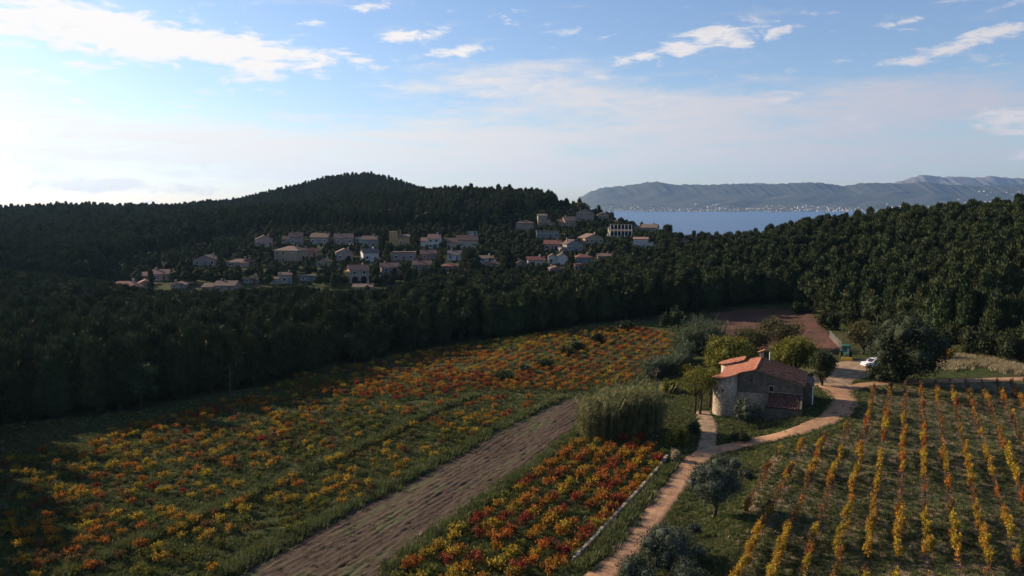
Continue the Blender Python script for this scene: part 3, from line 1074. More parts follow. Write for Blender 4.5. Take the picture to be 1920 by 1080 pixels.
def scatter(name, protos, P, idx, rz, sc, label):
    """ONE object of uncountable growth: points with the prototypes set on them"""
    me = bpy.data.meshes.new(name)
    P = np.asarray(P, np.float32)
    me.vertices.add(len(P))
    me.vertices.foreach_set('co', P.ravel())
    for nm, ty, val in (('pick', 'INT', np.asarray(idx, np.int32)), ('turn', 'FLOAT', np.asarray(rz, np.float32))):
        a = me.attributes.new(nm, ty, 'POINT')
        a.data.foreach_set('value', val)
    sc = np.asarray(sc, np.float32)
    if sc.ndim == 1:
        sc = np.stack([sc, sc, sc], -1)
    a = me.attributes.new('size', 'FLOAT_VECTOR', 'POINT')
    a.data.foreach_set('vector', sc.ravel())
    o = link(name, me)
    o['kind'] = 'stuff'
    o['label'] = label
    ng = bpy.data.node_groups.new(name, 'GeometryNodeTree')
    ng.interface.new_socket('Geometry', in_out='INPUT', socket_type='NodeSocketGeometry')
    ng.interface.new_socket('Geometry', in_out='OUTPUT', socket_type='NodeSocketGeometry')
    gi, go = ng.nodes.new('NodeGroupInput'), ng.nodes.new('NodeGroupOutput')
    jn = ng.nodes.new('GeometryNodeJoinGeometry')

    def attr(nm, ty):
        n = ng.nodes.new('GeometryNodeInputNamedAttribute')
        n.data_type = ty
        n.inputs['Name'].default_value = nm
        return n.outputs['Attribute']
    pk, tn, sz = attr('pick', 'INT'), attr('turn', 'FLOAT'), attr('size', 'FLOAT_VECTOR')
    cx = ng.nodes.new('ShaderNodeCombineXYZ')
    ng.links.new(tn, cx.inputs[2])
    for k, p in enumerate(protos):
        cmp = ng.nodes.new('FunctionNodeCompare')
        cmp.data_type = 'INT'
        cmp.operation = 'EQUAL'
        ng.links.new(pk, cmp.inputs[2])
        cmp.inputs[3].default_value = k
        oi = ng.nodes.new('GeometryNodeObjectInfo')
        oi.inputs['Object'].default_value = p
        oi.inputs['As Instance'].default_value = True
        ip = ng.nodes.new('GeometryNodeInstanceOnPoints')
        ng.links.new(gi.outputs[0], ip.inputs['Points'])
        ng.links.new(cmp.outputs[0], ip.inputs['Selection'])
        ng.links.new(oi.outputs['Geometry'], ip.inputs['Instance'])
        ng.links.new(cx.outputs[0], ip.inputs['Rotation'])
        ng.links.new(sz, ip.inputs['Scale'])
        ng.links.new(ip.outputs[0], jn.inputs[0])
    ng.links.new(jn.outputs[0], go.inputs[0])
    md = o.modifiers.new('scatter', 'NODES')
    md.node_group = ng
    return o


# ------------------------------------------------------------------ village table: where houses stand (needed before the trees)
# x centre, base row, width, total height (photograph pixels), wall, roof, form, turn, label
HOUSES = [
    (496, 464, 30, 22, 'pink', 'brown', 'gable', 12, 'small pink house with gabled front and low annex, left end of the top row'),
    (549, 460, 36, 23, 'greypink', 'brown', 'long', 6, 'grey brown two-storey house right of the pink gabled house'),
    (598, 458, 33, 20, 'greypink', 'tan', 'long', -10, 'pale house above a white terrace wall, third in the top row'),
    (645, 459, 34, 20, 'greypink', 'tan', 'long', 8, 'pinkish grey house above a bright white awning'),
    (673, 456, 13, 10, 'white', 'grey', 'flat', 0, 'small pale flat-roofed garage between two grey houses'),
    (693, 465, 27, 22, 'grey', 'tan', 'long', -4, 'grey house with a dark balcony strip under its long roof'),
    (749, 462, 38, 27, 'yellow', 'tan', 'tower', 5, 'ochre yellow house with a square tower above an orange wall'),
    (806, 466, 36, 26, 'white', 'mauve', 'long', -6, 'white house with mauve roof and a green arched doorway'),
    (866, 466, 60, 24, 'cream', 'brown', 'long', 5, 'long cream house with dark loggia, widest in the top row'),
    (886, 441, 18, 6, 'white', 'grey', 'flat', 0, 'tiny white hut under the wood above the long cream house'),
    (537, 493, 50, 31, 'stone', 'tan', 'hip', -20, 'large sandy stone house with a bulky square corner'),
    (582, 483, 29, 17, 'pink', 'red', 'long', 8, 'small pale pink cottage right of the large stone house'),
    (646, 489, 31, 22, 'greypink', 'tan', 'gable', 10, 'grey pink house with a broad gable and arched porch'),
    (696, 491, 30, 24, 'white', 'grey', 'long', 20, 'house with large grey roof and white end wall'),
    (605, 500, 25, 14, 'tan', 'tan', 'gable', -8, 'small tan cottage with low roof in the middle of the village'),
    (674, 531, 36, 33, 'stonegrey', 'pinktile', 'arches', 14, 'tall house with pink roof, yellow side wall and two dark arches'),
    (528, 532, 38, 20, 'stonegrey', 'brown', 'chim', 10, 'small grey house with tall lit gable chimney by the wood'),
    (470, 531, 28, 12, 'greypink', 'brown', 'hip', 0, 'low brown hip-roofed house at the edge of the wood'),
    (462, 499, 16, 12, 'redwall', 'red', 'gable', 0, 'tiny reddish cottage left of the large stone house'),
    (576, 527, 28, 9, 'grey', 'grey', 'flat', 0, 'low dark grey flat building beside a round tree'),
    (680, 546, 36, 12, 'greypink', 'tan', 'long', 0, 'low tan-roofed building below the tall arched house'),
    (757, 489, 42, 15, 'greypink', 'tan', 'flat', 0, 'low pinkish terrace building below the orange wall'),
    (803, 487, 28, 17, 'redwall', 'mauve', 'long', 4, 'mauve house with a row of brick arches'),
    (851, 489, 26, 18, 'white', 'grey', 'long', -10, 'white and blue villa with small square dormer block'),
    (791, 507, 34, 17, 'greypink', 'brown', 'long', 0, 'grey house with two large upper windows at the wood'),
    (845, 506, 32, 12, 'greypink', 'red', 'hip', 0, 'low house with long reddish roof behind the wood'),
    (732, 513, 32, 19, 'greypink', 'pinktile', 'long', 10, 'house with sunlit salmon roof right of the tall arched house'),
    (912, 492, 27, 12, 'white', 'tan', 'long', 6, 'white villa with tan roof, upper of a stepped pair'),
    (921, 502, 24, 10, 'white', 'brown', 'long', -4, 'white villa with brown roof, lower of a stepped pair'),
    (983, 433, 32, 20, 'stone', 'brown', 'hip', -5, 'tan house with pyramid roof at the left of the hilltop group'),
    (1023, 425, 28, 22, 'stone', 'grey', 'step', 4, 'stepped stone house with pale blue upper window wall'),
    (1064, 425, 32, 18, 'stone', 'tan', 'long', 12, 'sandy house with low wing just under the hilltop trees'),
    (1095, 416, 30, 24, 'greypink', 'brown', 'gable', -10, 'tall mauve grey house directly below the hilltop trees'),
    (1131, 411, 21, 20, 'stone', 'tan', 'gable', 0, 'narrow tall stone house against the far shore'),
    (1150, 411, 18, 9, 'stone', 'tan', 'long', 0, 'low stone house next to the narrow tall house'),
    (1164, 445, 42, 19, 'cream', 'tan', 'arcade', 4, 'two-storey house with white pillared loggias'),
    (1209, 434, 44, 16, 'stone', 'tan', 'long', -14, 'sprawling tan-roofed house in front of the sea'),
    (1027, 447, 42, 13, 'grey', 'tan', 'flat', 0, 'flat grey terrace house with blue-grey rendering'),
    (1036, 470, 32, 19, 'pinkwall', 'red', 'long', -6, 'pink villa with arched terrace in the right half of the village'),
    (1078, 472, 34, 22, 'grey', 'brown', 'gable', 25, 'grey house with broad dark gable beside the pink villa'),
    (1114, 458, 38, 19, 'tan', 'tan', 'gable', 25, 'plain tan house with blank gable wall'),
    (1209, 467, 44, 20, 'white', 'pinktile', 'step', -8, 'bright white stepped villa below the sprawling house'),
    (1006, 498, 32, 16, 'white', 'red', 'long', 6, 'pale house with reddish roof and white ground floor'),
    (1046, 495, 36, 20, 'white', 'brown', 'twin', 0, 'white house with two gables near the wood'),
    (1096, 495, 32, 18, 'grey', 'red', 'hip', 8, 'grey roofed house with reddish upper roof near the wood'),
    (1134, 488, 26, 12, 'greypink', 'tan', 'long', 0, 'small tan-roofed house at the right end above the wood'),
    (977, 502, 17, 13, 'stone', 'brown', 'gable', 0, 'small narrow stone house half hidden by yellowish trees'),
    (1044, 511, 26, 11, 'greypink', 'tan', 'gable', 10, 'low gabled house sunk into the wood edge'),
    (1084, 507, 12, 10, 'redwall', 'red', 'flat', 0, 'small pink block at the edge of the wood'),
    (1287, 459, 24, 13, 'greypink', 'brown', 'gable', 10, 'lone pinkish house among trees right of the village'),
    (222, 555, 70, 26, 'white', 'red', 'hip', -12, 'large low house with red tiled hip roof, farthest left'),
    (273, 548, 34, 22, 'cream', 'red', 'gable', 15, 'red-roofed house left of the dark cypress'),
    (290, 527, 48, 20, 'pink', 'mauve', 'long', 4, 'pink house behind the dark cypress'),
    (384, 499, 42, 20, 'greypink', 'tan', 'gable', -10, 'grey pink house among trees left of the village'),
    (446, 500, 42, 14, 'pinkwall', 'tan', 'hip', 0, 'low pink bungalow with tan hip roof'),
    (408, 548, 62, 19, 'greypink', 'brown', 'long', -6, 'long brown-roofed house behind the near wood'),
    (334, 541, 26, 11, 'tan', 'pinktile', 'gable', 0, 'small house with orange roof right of the dark cypress'),
]
HPOS = [ground(x, yb) for x, yb, *_ in HOUSES]

# ------------------------------------------------------------------ woods
EDGE = [(-900, 1500), (-400, 1250), (-250, 1090), (-140, 950), (-60, 852), (0, 798), (250, 772), (450, 733), (560, 703), (700, 673), (850, 643), (960, 632), (1090, 611), (1180, 600), (1250, 597), (1330, 583), (1400, 575), (1470, 574), (1525, 578), (1552, 596), (1600, 606), (1680, 618), (1760, 634), (1800, 646), (1850, 662), (1920, 684), (2300, 715), (2900, 800)]


def edge_row(px):
    return np.interp(px, [e[0] for e in EDGE], [e[1] for e in EDGE])


def plant_woods():
    g = np.random.default_rng(21)
    # hexagonal lattice with jitter, coarser far away
    pts = []
    for (s, r0, r1) in ((3.6, 85, 330), (4.5, 330, 620), (6.5, 620, 1150)):
        xs = np.arange(-1000, 560, s)
        ys = np.arange(40, r1, s)
        A, B = np.meshgrid(xs, ys)
        A = A + (np.arange(len(ys)) % 2)[:, None] * s / 2
        A = A + g.uniform(-.42, .42, A.shape) * s
        B = B + g.uniform(-.42, .42, B.shape) * s
        r = np.hypot(A, B)
        t = np.arctan2(A, B)
        ok = (r > r0) & (r <= r1) & (t < .72) & (t > np.where(r < 260, -.95, -.72))
        pts.append(np.stack([A[ok], B[ok]], -1))
    P = np.vstack(pts)
    Z = h(P[:, 0], P[:, 1])
    px, py = proj(P[:, 0], P[:, 1], Z)
    keep = (py < edge_row(px) - 1) & (Z > -22)
    # hidden behind ridges: leave out land that slopes away
    P, Z, px, py = P[keep], Z[keep], px[keep], py[keep]
    Y = P[:, 1]
    sc = g.uniform(.78, 1.12, len(P))
    # clearings round the village houses
    vil = np.array([(1 if (inside([x], [y], VIL)[0]) else 0) for x, y in zip(px, py)]) if False else inside(px, py, VIL)
    dens = np.where(vil & (Y > 270) & (Y < 520), .95, 1.0)
    keep = g.random(len(P)) < dens
    P, Z, px, py, sc, vil = P[keep], Z[keep], px[keep], py[keep], sc[keep], vil[keep] & (P[keep][:, 1] > 270) & (P[keep][:, 1] < 520)
    Y = P[:, 1]
    sc = np.where(vil, sc * .55, sc)
    sc = np.where(Y < 330, sc, sc * np.where(vil, 1, .95))
    # the low trees of the valley in front of the village
    top = proj(P[:, 0], P[:, 1], Z + 11 * sc)[1]
    lim = np.interp(px, [-300, 0, 150, 300, 460, 560, 640, 710, 800, 900, 1000, 1090, 1160, 1240], [505, 505, 522, 545, 543, 537, 546, 545, 520, 506, 508, 500, 488, 470])
    need = (Y > 135) & (Y < 300) & (px < 1240) & (top < lim)
    maxh = 11 * sc - (lim - top) * Y / FPX
    sc = np.where(need, np.maximum(maxh, 0) / 11, sc)
    keep = sc > .28
    # gardens keep the house fronts free: lower trees before them
    for (x, yb, w, hh, *_), hp in zip(HOUSES, HPOS):
        zone = (np.abs(px - x) < w * .5 + 2.3 * sc * FPX / Y) & (Y < hp.y + 2) & (Y > 262)
        tp = proj(P[:, 0], P[:, 1], Z + 11 * sc)[1]
        over = (yb - .25 * hh) - tp
        sc = np.where(zone & (over > 0), np.maximum(11 * sc - over * Y / FPX, 0) / 11, sc)
        keep &= np.hypot(P[:, 0] - hp.x, P[:, 1] - hp.y - 3) > w * hp.y / FPX * .5 + 2.0
    keep &= sc > .16
    P, Z, px, py, sc, vil = P[keep], Z[keep], px[keep], py[keep], sc[keep], vil[keep]
    Y = P[:, 1]
    rz = g.uniform(0, 6.28, len(P))
    n = len(P)
    isround = np.where(vil, g.random(n) < .75, g.random(n) < .10)
    pick = np.where(isround, 6 + g.integers(0, 4, n), g.integers(0, 6, n))
    sc3 = np.stack([sc * g.uniform(.9, 1.2, n), sc * g.uniform(.9, 1.2, n), sc], -1)
    sc3[isround] *= np.array([1.25, 1.25, 1.25])
    # the 300 pines that show largest are trees of their own
    vis = (px > -15) & (px < 1935) & ~isround
    front = edge_row(px) - py                     # rows behind the wood's front edge hide each other
    top = proj(P[:, 0], P[:, 1], Z + 11 * sc)[1]
    score = sc * 11 * FPX / Y - .06 * np.maximum(front, 0)
    order = np.argsort(-np.where(vis & (Y < 330), score, -1))[:300]
    own = np.zeros(n, bool)
    own[order] = True
    for q in order:
        x, dd = px[q], front[q]
        lm = LANDMARKS[int(np.argmin([abs(x - a) for a, _ in LANDMARKS]))][1]
        dp = 'on the front edge of' if dd < 14 else 'a few trees into' if dd < 60 else 'deep in'
        lab = '%s pine %s the wood, %s' % ('tall' if sc[q] > .97 else 'smaller', dp, lm)
        cr, tr = PINES[pick[q]]
        t = thing('pine_tree', lab, 'pine tree', (P[q, 0], P[q, 1], Z[q]), rz[q], tuple(sc3[q]), 'pines of the near wood')
        link('trunk', tr, t)
        link('crown', cr, t)
    vt = np.nonzero(vil & ~own & (px > 150) & (px < 1320))[0]
    vt = vt[np.argsort(Y[vt])][:150]
    for q in vt:
        x, y = px[q], py[q]
        j = int(np.argmin([math.hypot(hp.x - P[q, 0], hp.y - P[q, 1]) for hp in HPOS]))
        dx, dy = P[q, 0] - HPOS[j].x, P[q, 1] - HPOS[j].y
        side = ('behind' if dy > 4 else 'in front of') if abs(dx) < 4 else ('right of' if dx > 0 else 'left of')
        short = ' '.join(HOUSES[j][8].split(',')[0].split()[:8])
        short = short if short.split()[-1] not in ('with', 'a', 'the', 'of', 'in', 'and', 'to', 'at', 'its', 'by') else ' '.join(short.split()[:-1])
        cr, tr = (PINES + ROUNDS)[pick[q]]
        t = thing('garden_tree', '%s %s tree %s the %s' % ('taller' if sc[q] > .5 else 'low', 'round' if isround[q] else 'pointed', side, short), 'tree', (P[q, 0], P[q, 1], Z[q]), rz[q], tuple(sc3[q]), 'trees between the village houses')
        link('trunk', tr, t)
        link('crown', cr, t)
        own[q] = True
    protos = [joined('wood_tree', [c, t]) for c, t in PINES + ROUNDS]
    rest = ~own
    scatter('far_woods', protos, np.column_stack([P, Z])[rest], pick[rest], rz[rest], sc3[rest], 'dark evergreen woods covering the hills')
    print('trees', n, 'rest', rest.sum())


LANDMARKS = [(20, 'at the left edge'), (130, 'left of the red-roofed house'), (222, 'below the red-roofed house'), (300, 'below the dark cypress'), (432, 'behind the utility pole'), (540, 'below the small grey chimney house'),
             (674, 'below the tall arched house'), (760, 'below the ochre tower house'), (850, 'below the long cream house'), (925, 'below the stepped white pair'), (1036, 'below the pink villa'), (1130, 'behind the grassy mound'),
             (1209, 'below the white stepped villa'), (1300, 'behind the round reed clump'), (1440, 'behind the fallow field'), (1530, 'at the fallow field corner'), (1600, 'above the tractor'), (1690, 'above the holm oak'),
             (1768, 'above the yellow bush'), (1840, 'above the dry bank'), (1910, 'at the right edge')]
VIL = [(150, 560), (180, 512), (350, 470), (470, 440), (560, 432), (930, 430), (960, 405), (1100, 386), (1160, 398), (1235, 412), (1320, 440), (1310, 465), (1230, 476), (1150, 495), (1080, 515), (930, 512), (800, 515), (690, 550), (420, 556)]
plant_woods()


# ------------------------------------------------------------------ farmhouse
def tile_rows(mb, P0, down, along, extent, v0, v1, pitch=.23, tl=.42, g=None):
    """rows of half-round clay tiles; extent(v) -> (s0, s1) along the slope"""
    P0, down, along = Vector(P0), Vector(down).normalized(), Vector(along).normalized()
    nrm = along.cross(down)
    if nrm.z < 0:
        nrm = -nrm
    n = int((v1 - v0) / pitch)
    for j in range(n):
        v = v0 + (j + .5) * pitch
        e = extent(v)
        if e is None:
            continue
        s0, s1 = e
        # channel under the row
        a, b = P0 + along * (v - pitch * .5) + down * s0, P0 + along * (v - pitch * .5) + down * s1
        c, d = P0 + along * (v + pitch * .5) + down * s1, P0 + along * (v + pitch * .5) + down * s0
        mb.face([a, b, c, d], 2)
        s = s0
        k = 0
        while s < s1 - .05:
            e1 = min(s + tl * g.uniform(.9, 1.1), s1 + .03)
            m = int(g.choice(4, p=[.4, .25, .2, .15]))
            off = g.uniform(-.02, .02)
            ring = []
            for ss, lift in ((s, .0), (e1, .028)):
                ring.append([P0 + along * (v + off + math.cos(q) * pitch * .42) + down * ss + nrm * (.012 + lift + math.sin(q) * .085) for q in (math.pi, 2.2, 1.57, .94, 0)])
            for q in range(4):
                mb.face([ring[0][q], ring[0][q + 1], ring[1][q + 1], ring[1][q]], m)
            s = e1
            k += 1


def farmhouse():
    A = at(1417, 695, 118.5)
    rz = -R(21.8)
    t = thing('farmhouse', 'old stone farmhouse with salmon tiled roof and round corner tower beside the track', 'farmhouse', (A.x, A.y, 0.0), rz)
    g = np.random.default_rng(5)
    apex, pit, Lr = 5.75, .277, 10.4
    wl, wr = 4.7, 6.6
    zl, zr = apex - pit * wl, apex - pit * wr
    # walls of the main block (a thick shell: outer faces only, extends into the ground)
    mb = MB()
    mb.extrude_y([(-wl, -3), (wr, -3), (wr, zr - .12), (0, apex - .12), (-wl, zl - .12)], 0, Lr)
    mb.build('wall', MT['farm_shade_wall'], t)
    # stone lower course standing proud of the gable
    mb = MB()
    mb.box(-2.5, 1.6, -.22, -.003, -3, 2.0)
    mb.box(-2.5, 1.6, -.30, -.002, 2.0, 2.12)
    mb.build('lower_wall', MT['farm_stone'], t)
    # round towers
    def tower(cx, cy, r, top, name):
        mb = MB()
        k = 28
        prof = [(-3.5, r * 1.06), (-1.0, r * 1.03), (1.5, r), (top, r * .985)]
        vs = []
        for z, rr in prof:
            vs += [(cx + rr * math.cos(q * 2 * math.pi / k) * (1 + .006 * math.sin(q * 3 + z)), cy + rr * math.sin(q * 2 * math.pi / k), z + (pit * (rr * math.cos(q * 2 * math.pi / k)) if z == top else 0)) for q in range(k)]
        fs = [(i * k + q, i * k + (q + 1) % k, (i + 1) * k + (q + 1) % k, (i + 1) * k + q) for i in range(len(prof) - 1) for q in range(k)]
        fs.append(tuple((len(prof) - 1) * k + q for q in range(k)))
        mb.add(vs, fs)
        return mb.build(name, MT['farm_stone'], t, True)
    C1, C2 = (-4.35, -.15), (-4.55, 9.7)
    tw = tower(*C1, 1.78, apex - pit * 4.35 - .10, 'tower')
    mb = MB()
    mb.box(-4.62, -4.40, -1.96, -1.86, 2.3, 2.75)
    mb.build('opening', MT['dark'], tw)
    tower(*C2, 1.7, apex + .45 - pit * 4.55 - .10, 'tower')
    old = [MT['shadetile%d' % i] for i in range(4)]  # tiles coloured dark to stand in for the right slope's shade
    new = [MT['tile%d' % i] for i in range(4)]
    dl, dr = Vector((-1, 0, -pit)), Vector((1, 0, -pit))
    k = math.sqrt(1 + pit * pit)

    def ext_left(v):
        x = None
        if -.35 <= v <= Lr + .35:
            x = wl + .42
        dy = v - C1[1]
        if abs(dy) < 2.15:
            xx = -C1[0] + math.sqrt(2.15 ** 2 - dy * dy)
            x = max(x or 0, xx)
            if v < -.35:
                return ((-C1[0] - math.sqrt(2.15 ** 2 - dy * dy)) * k, xx * k)
        return None if x is None else (0.02, x * k)
    mb = MB()
    tile_rows(mb, (0, 0, apex), dl, (0, 1, 0), ext_left, -2.3, Lr + .4, g=g)
    mb.build('roof_slope', new, t)['label'] = 'sunlit salmon tiled roof slope'
    mb = MB()
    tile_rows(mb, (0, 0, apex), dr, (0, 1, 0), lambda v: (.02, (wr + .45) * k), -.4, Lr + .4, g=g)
    mb.build('roof_slope', old, t)['label'] = 'brown tiled roof slope with shade in its colour'
    mb = MB()
    # boarding under the tiles closes the roof from below
    for sx, w in ((-1, wl + .35), (1, wr + .4)):
        mb.add([(0, -.33, apex - .03), (sx * w, -.33, apex - .03 - pit * w), (sx * w, Lr + .33, apex - .03 - pit * w), (0, Lr + .33, apex - .03),
                (0, -.33, apex - .11), (sx * w, -.33, apex - .11 - pit * w), (sx * w, Lr + .33, apex - .11 - pit * w), (0, Lr + .33, apex - .11)],
               [(0, 1, 2, 3), (7, 6, 5, 4), (0, 4, 5, 1), (2, 6, 7, 3), (1, 5, 6, 2)])
    mb.build('eaves', MT['farm_stone'], t)
    # ridge tiles
    mb = MB()
    y = -.4
    while y < Lr + .3:
        m = int(g.integers(0, 4))
        ring = [[(math.cos(q) * .17, yy, apex + .0 + math.sin(q) * .15 + lift) for q in (math.pi, 2.2, 1.57, .94, 0)] for yy, lift in ((y, 0), (y + .46, .02))]
        for q in range(4):
            mb.face([ring[0][q], ring[0][q + 1], ring[1][q + 1], ring[1][q]], m)
        y += .44
    mb.build('ridge', new, t)
    # roof of the rear tower

    def ext2(v):
        dy = v - C2[1]
        if abs(dy) >= 2.05:
            return None
        q = math.sqrt(2.05 ** 2 - dy * dy)
        return ((-C2[0] - min(q, 1.2) - .9) * k, (-C2[0] + q) * k)
    mb = MB()
    tile_rows(mb, (0, 0, apex + .45), dl, (0, 1, 0), ext2, C2[1] - 2.1, C2[1] + 2.1, g=g)
    mb.build('roof_slope', new, t)['label'] = 'small tiled roof over the rear tower'
    mb = MB()
    mb.box(-4.9, -2.2, 8.4, 11.2, 4.0, 4.75)
    mb.build('tower_block', MT['farm_stone'], t)
    # tool shed against the gable
    x0, x1, yd, zt, zb = 1.65, 6.75, -3.3, 2.35, .95
    sh = MB()
    sh.box(x0 + .1, x1 - .1, yd, yd + .35, -1.5, zb - .12)
    for xa, xb in ((x0, x0 + .32), (x1 - .32, x1)):
        sh.extrude_y([(xa, -1.5), (xb, -1.5), (xb, zb), (xa, zb)], yd + .002, -.01)
        sh.add([(xa, yd, zb + .02), (xb, yd, zb + .02), (xb, -.01, zb), (xa, -.01, zb), (xa, -.01, zt + .10), (xb, -.01, zt + .10), (xa, yd, zb + .14), (xb, yd, zb + .14)],
               [(0, 1, 7, 6), (1, 2, 5, 7), (0, 6, 4, 3), (6, 7, 5, 4)])
    shed = sh.build('shed', MT['farm_shade_wall'], t)
    mb = MB()
    sl = Vector((0, yd - .2 + .0, zb - zt))
    tile_rows(mb, (x0 + .33, 0, zt), sl, (1, 0, 0), lambda v: (.02, sl.length), 0, x1 - x0 - .66, g=g)
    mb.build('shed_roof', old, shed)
    mb = MB()
    mb.box(x0, x1, -.10, -.004, zt + .12, zt + .17)
    mb.build('flashing', MT['stone_wall'], shed)
    # annex on the far right side
    mb = MB()
    mb.add([(wr, 4.2, -3), (wr + 1.5, 4.2, -3), (wr + 1.5, 10, -3), (wr, 10, -3), (wr, 4.2, 3.6), (wr + 1.5, 4.2, 3.1), (wr + 1.5, 10, 3.1), (wr, 10, 3.6)],
           [(0, 1, 5, 4), (1, 2, 6, 5), (2, 3, 7, 6), (4, 5, 6, 7)])
    mb.build('annex', MT['farm_shade_wall'], t)
    mb = MB()
    mb.box(wr + 1.36, wr + 1.52, 4.10, 4.19, 0.1, 3.05)
    mb.build('gutter_pipe', MT['white'], t)
    # window with pale surround in the gable
    wv = MB()
    wv.box(2.02, 2.62, -.05, -.004, 2.62, 3.34)
    w = wv.build('window', MT['dark'], t)
    fm = MB()
    fm.box(1.93, 2.02, -.09, -.006, 2.55, 3.42)
    fm.box(2.62, 2.71, -.09, -.006, 2.55, 3.42)
    fm.box(2.02, 2.62, -.09, -.006, 3.34, 3.42)
    fm.box(1.9, 2.74, -.14, -.007, 2.44, 2.55)
    fm.build('window_frame', MT['farm_stone'], w)
    for (xa, za) in ((-.7, 3.9), (-3.0, 2.9)):
        o = MB()
        o.box(xa, xa + .28, -.03, -.004, za, za + .3)
        o.build('putlog_hole', MT['dark'], t)
    # flue pipe and chimney stack with a tilted cap tile behind the ridge
    mb = MB()
    mb.tube([(1.3, 9.6, 4.9), (1.3, 9.6, 6.8)], .065, 10)
    mb.build('flue_pipe', MT['white'], t)
    mb = MB()
    mb.box(-.35, .35, 9.9, 10.3, 5.3, 6.5)
    ch = mb.build('chimney', MT['farm_stone'], t)
    mb = MB()
    mb.add([(-.6, 9.8, 6.55), (.5, 9.8, 7.05), (.5, 10.4, 7.05), (-.6, 10.4, 6.55), (-.6, 9.8, 6.62), (.5, 9.8, 7.12), (.5, 10.4, 7.12), (-.6, 10.4, 6.62)],
           [(3, 2, 1, 0), (4, 5, 6, 7), (0, 1, 5, 4), (1, 2, 6, 5), (2, 3, 7, 6), (3, 0, 4, 7)])
    mb.box(-.3, -.2, 9.95, 10.25, 6.5, 6.66)
    mb.box(.2, .3, 9.95, 10.25, 6.5, 6.92)
    mb.build('chimney_cap', MT['tile1'], ch)
    return t


farmhouse()

# ------------------------------------------------------------------ village houses
WALL = {'pink': (.50, .33, .27), 'greypink': (.34, .27, .24), 'grey': (.28, .27, .26), 'white': (.58, .56, .53), 'yellow': (.50, .32, .14), 'cream': (.44, .38, .29),
        'stone': (.36, .28, .20), 'tan': (.40, .31, .20), 'stonegrey': (.38, .32, .26), 'redwall': (.34, .19, .15), 'pinkwall': (.46, .30, .25)}
ROOF = {'brown': (.15, .10, .085), 'tan': (.24, .165, .125), 'grey': (.17, .145, .135), 'mauve': (.22, .13, .12), 'red': (.26, .11, .085), 'pinktile': (.36, .20, .145)}
WM = {k: mat('house_wall_' + k, tuple(c * .60 for c in v), tuple(c * .82 for c in v), 1.2, rough=.9, detail=6) for k, v in WALL.items()}
RM = {k: mat('house_roof_' + k, tuple(c * .48 for c in v), tuple(c * .76 for c in v), 2.5, rough=.9, detail=6, stretch=(3, 1, 1)) for k, v in ROOF.items()}
SHUT = [mat('shutter_blue', (.10, .16, .22)), mat('shutter_brown', (.12, .075, .05)), mat('shutter_green', (.07, .13, .10)), mat('shutter_grey', (.30, .29, .28))]
_wc = {}


def window_part(t, x, y, z, w, hh, sh):
    key = (round(w, 1), round(hh, 1), sh)
    if key not in _wc:
        w, hh = key[0], key[1]
        f = MB()
        for a in ((-w / 2 - .09, -w / 2, 0, hh), (w / 2, w / 2 + .09, 0, hh), (-w / 2 - .09, w / 2 + .09, hh, hh + .1), (-w / 2 - .15, w / 2 + .15, -.1, 0)):
            f.box(a[0], a[1], -.10, .02, a[2], a[3], 0)
        if sh >= 0:
            for s in (-1, 1):
                f.box(s * (w / 2 + .10 + w * .25) - w * .24, s * (w / 2 + .10 + w * .25) + w * .24, -.07, .0, -.03, hh + .03, 1)
        p = MB()
        p.box(-w / 2, w / 2, -.03, .02, 0, hh)
        _wc[key] = (f.mesh('window', [MT['white'], SHUT[max(sh, 0)]]), p.mesh('pane', MT['glass']))
    a, b = _wc[key]
    o = link('window', a, t, (x, y, z))
    link('pane', b, o)


def roof_gable(mb, x0, x1, y0, y1, z, rise, axis, ov=.4, th_=.16):
    """double-pitch roof slabs; axis 'x': ridge along x"""
    if axis == 'x':
        ym = (y0 + y1) / 2
        sl = rise / ((y1 - y0) / 2)
        for s, ye in ((-1, y0), (1, y1)):
            e = ye + s * ov
            ze = z - ov * sl
            a = [(x0 - ov, ym, z + rise), (x1 + ov, ym, z + rise), (x1 + ov, e, ze), (x0 - ov, e, ze)]
            b = [(p[0], p[1], p[2] + th_) for p in a]
            mb.add(a + b, [(3, 2, 1, 0), (4, 5, 6, 7), (0, 1, 5, 4), (1, 2, 6, 5), (2, 3, 7, 6), (3, 0, 4, 7)])
    else:
        xm = (x0 + x1) / 2
        sl = rise / ((x1 - x0) / 2)
        for s, xe in ((-1, x0), (1, x1)):
            e = xe + s * ov
            ze = z - ov * sl
            a = [(xm, y0 - ov, z + rise), (xm, y1 + ov, z + rise), (e, y1 + ov, ze), (e, y0 - ov, ze)]
            b = [(p[0], p[1], p[2] + th_) for p in a]
            mb.add(a + b, [(3, 2, 1, 0), (4, 5, 6, 7), (0, 1, 5, 4), (1, 2, 6, 5), (2, 3, 7, 6), (3, 0, 4, 7)])


def roof_hip(mb, x0, x1, y0, y1, z, rise, ov=.45):
    a = [(x0 - ov, y0 - ov, z), (x1 + ov, y0 - ov, z), (x1 + ov, y1 + ov, z), (x0 - ov, y1 + ov, z)]
    ym = (y0 + y1) / 2
    q = min((y1 - y0) / 2, (x1 - x0) / 2 - .2)
    a += [(x0 + q, ym, z + rise), (x1 - q, ym, z + rise)]
    a += [(p[0], p[1], p[2] - .16) for p in a[:4]]
    mb.add(a, [(0, 1, 5, 4), (1, 2, 5), (2, 3, 4, 5), (3, 0, 4), (6, 7, 1, 0), (7, 8, 2, 1), (8, 9, 3, 2), (9, 6, 0, 3), (9, 8, 7, 6)])


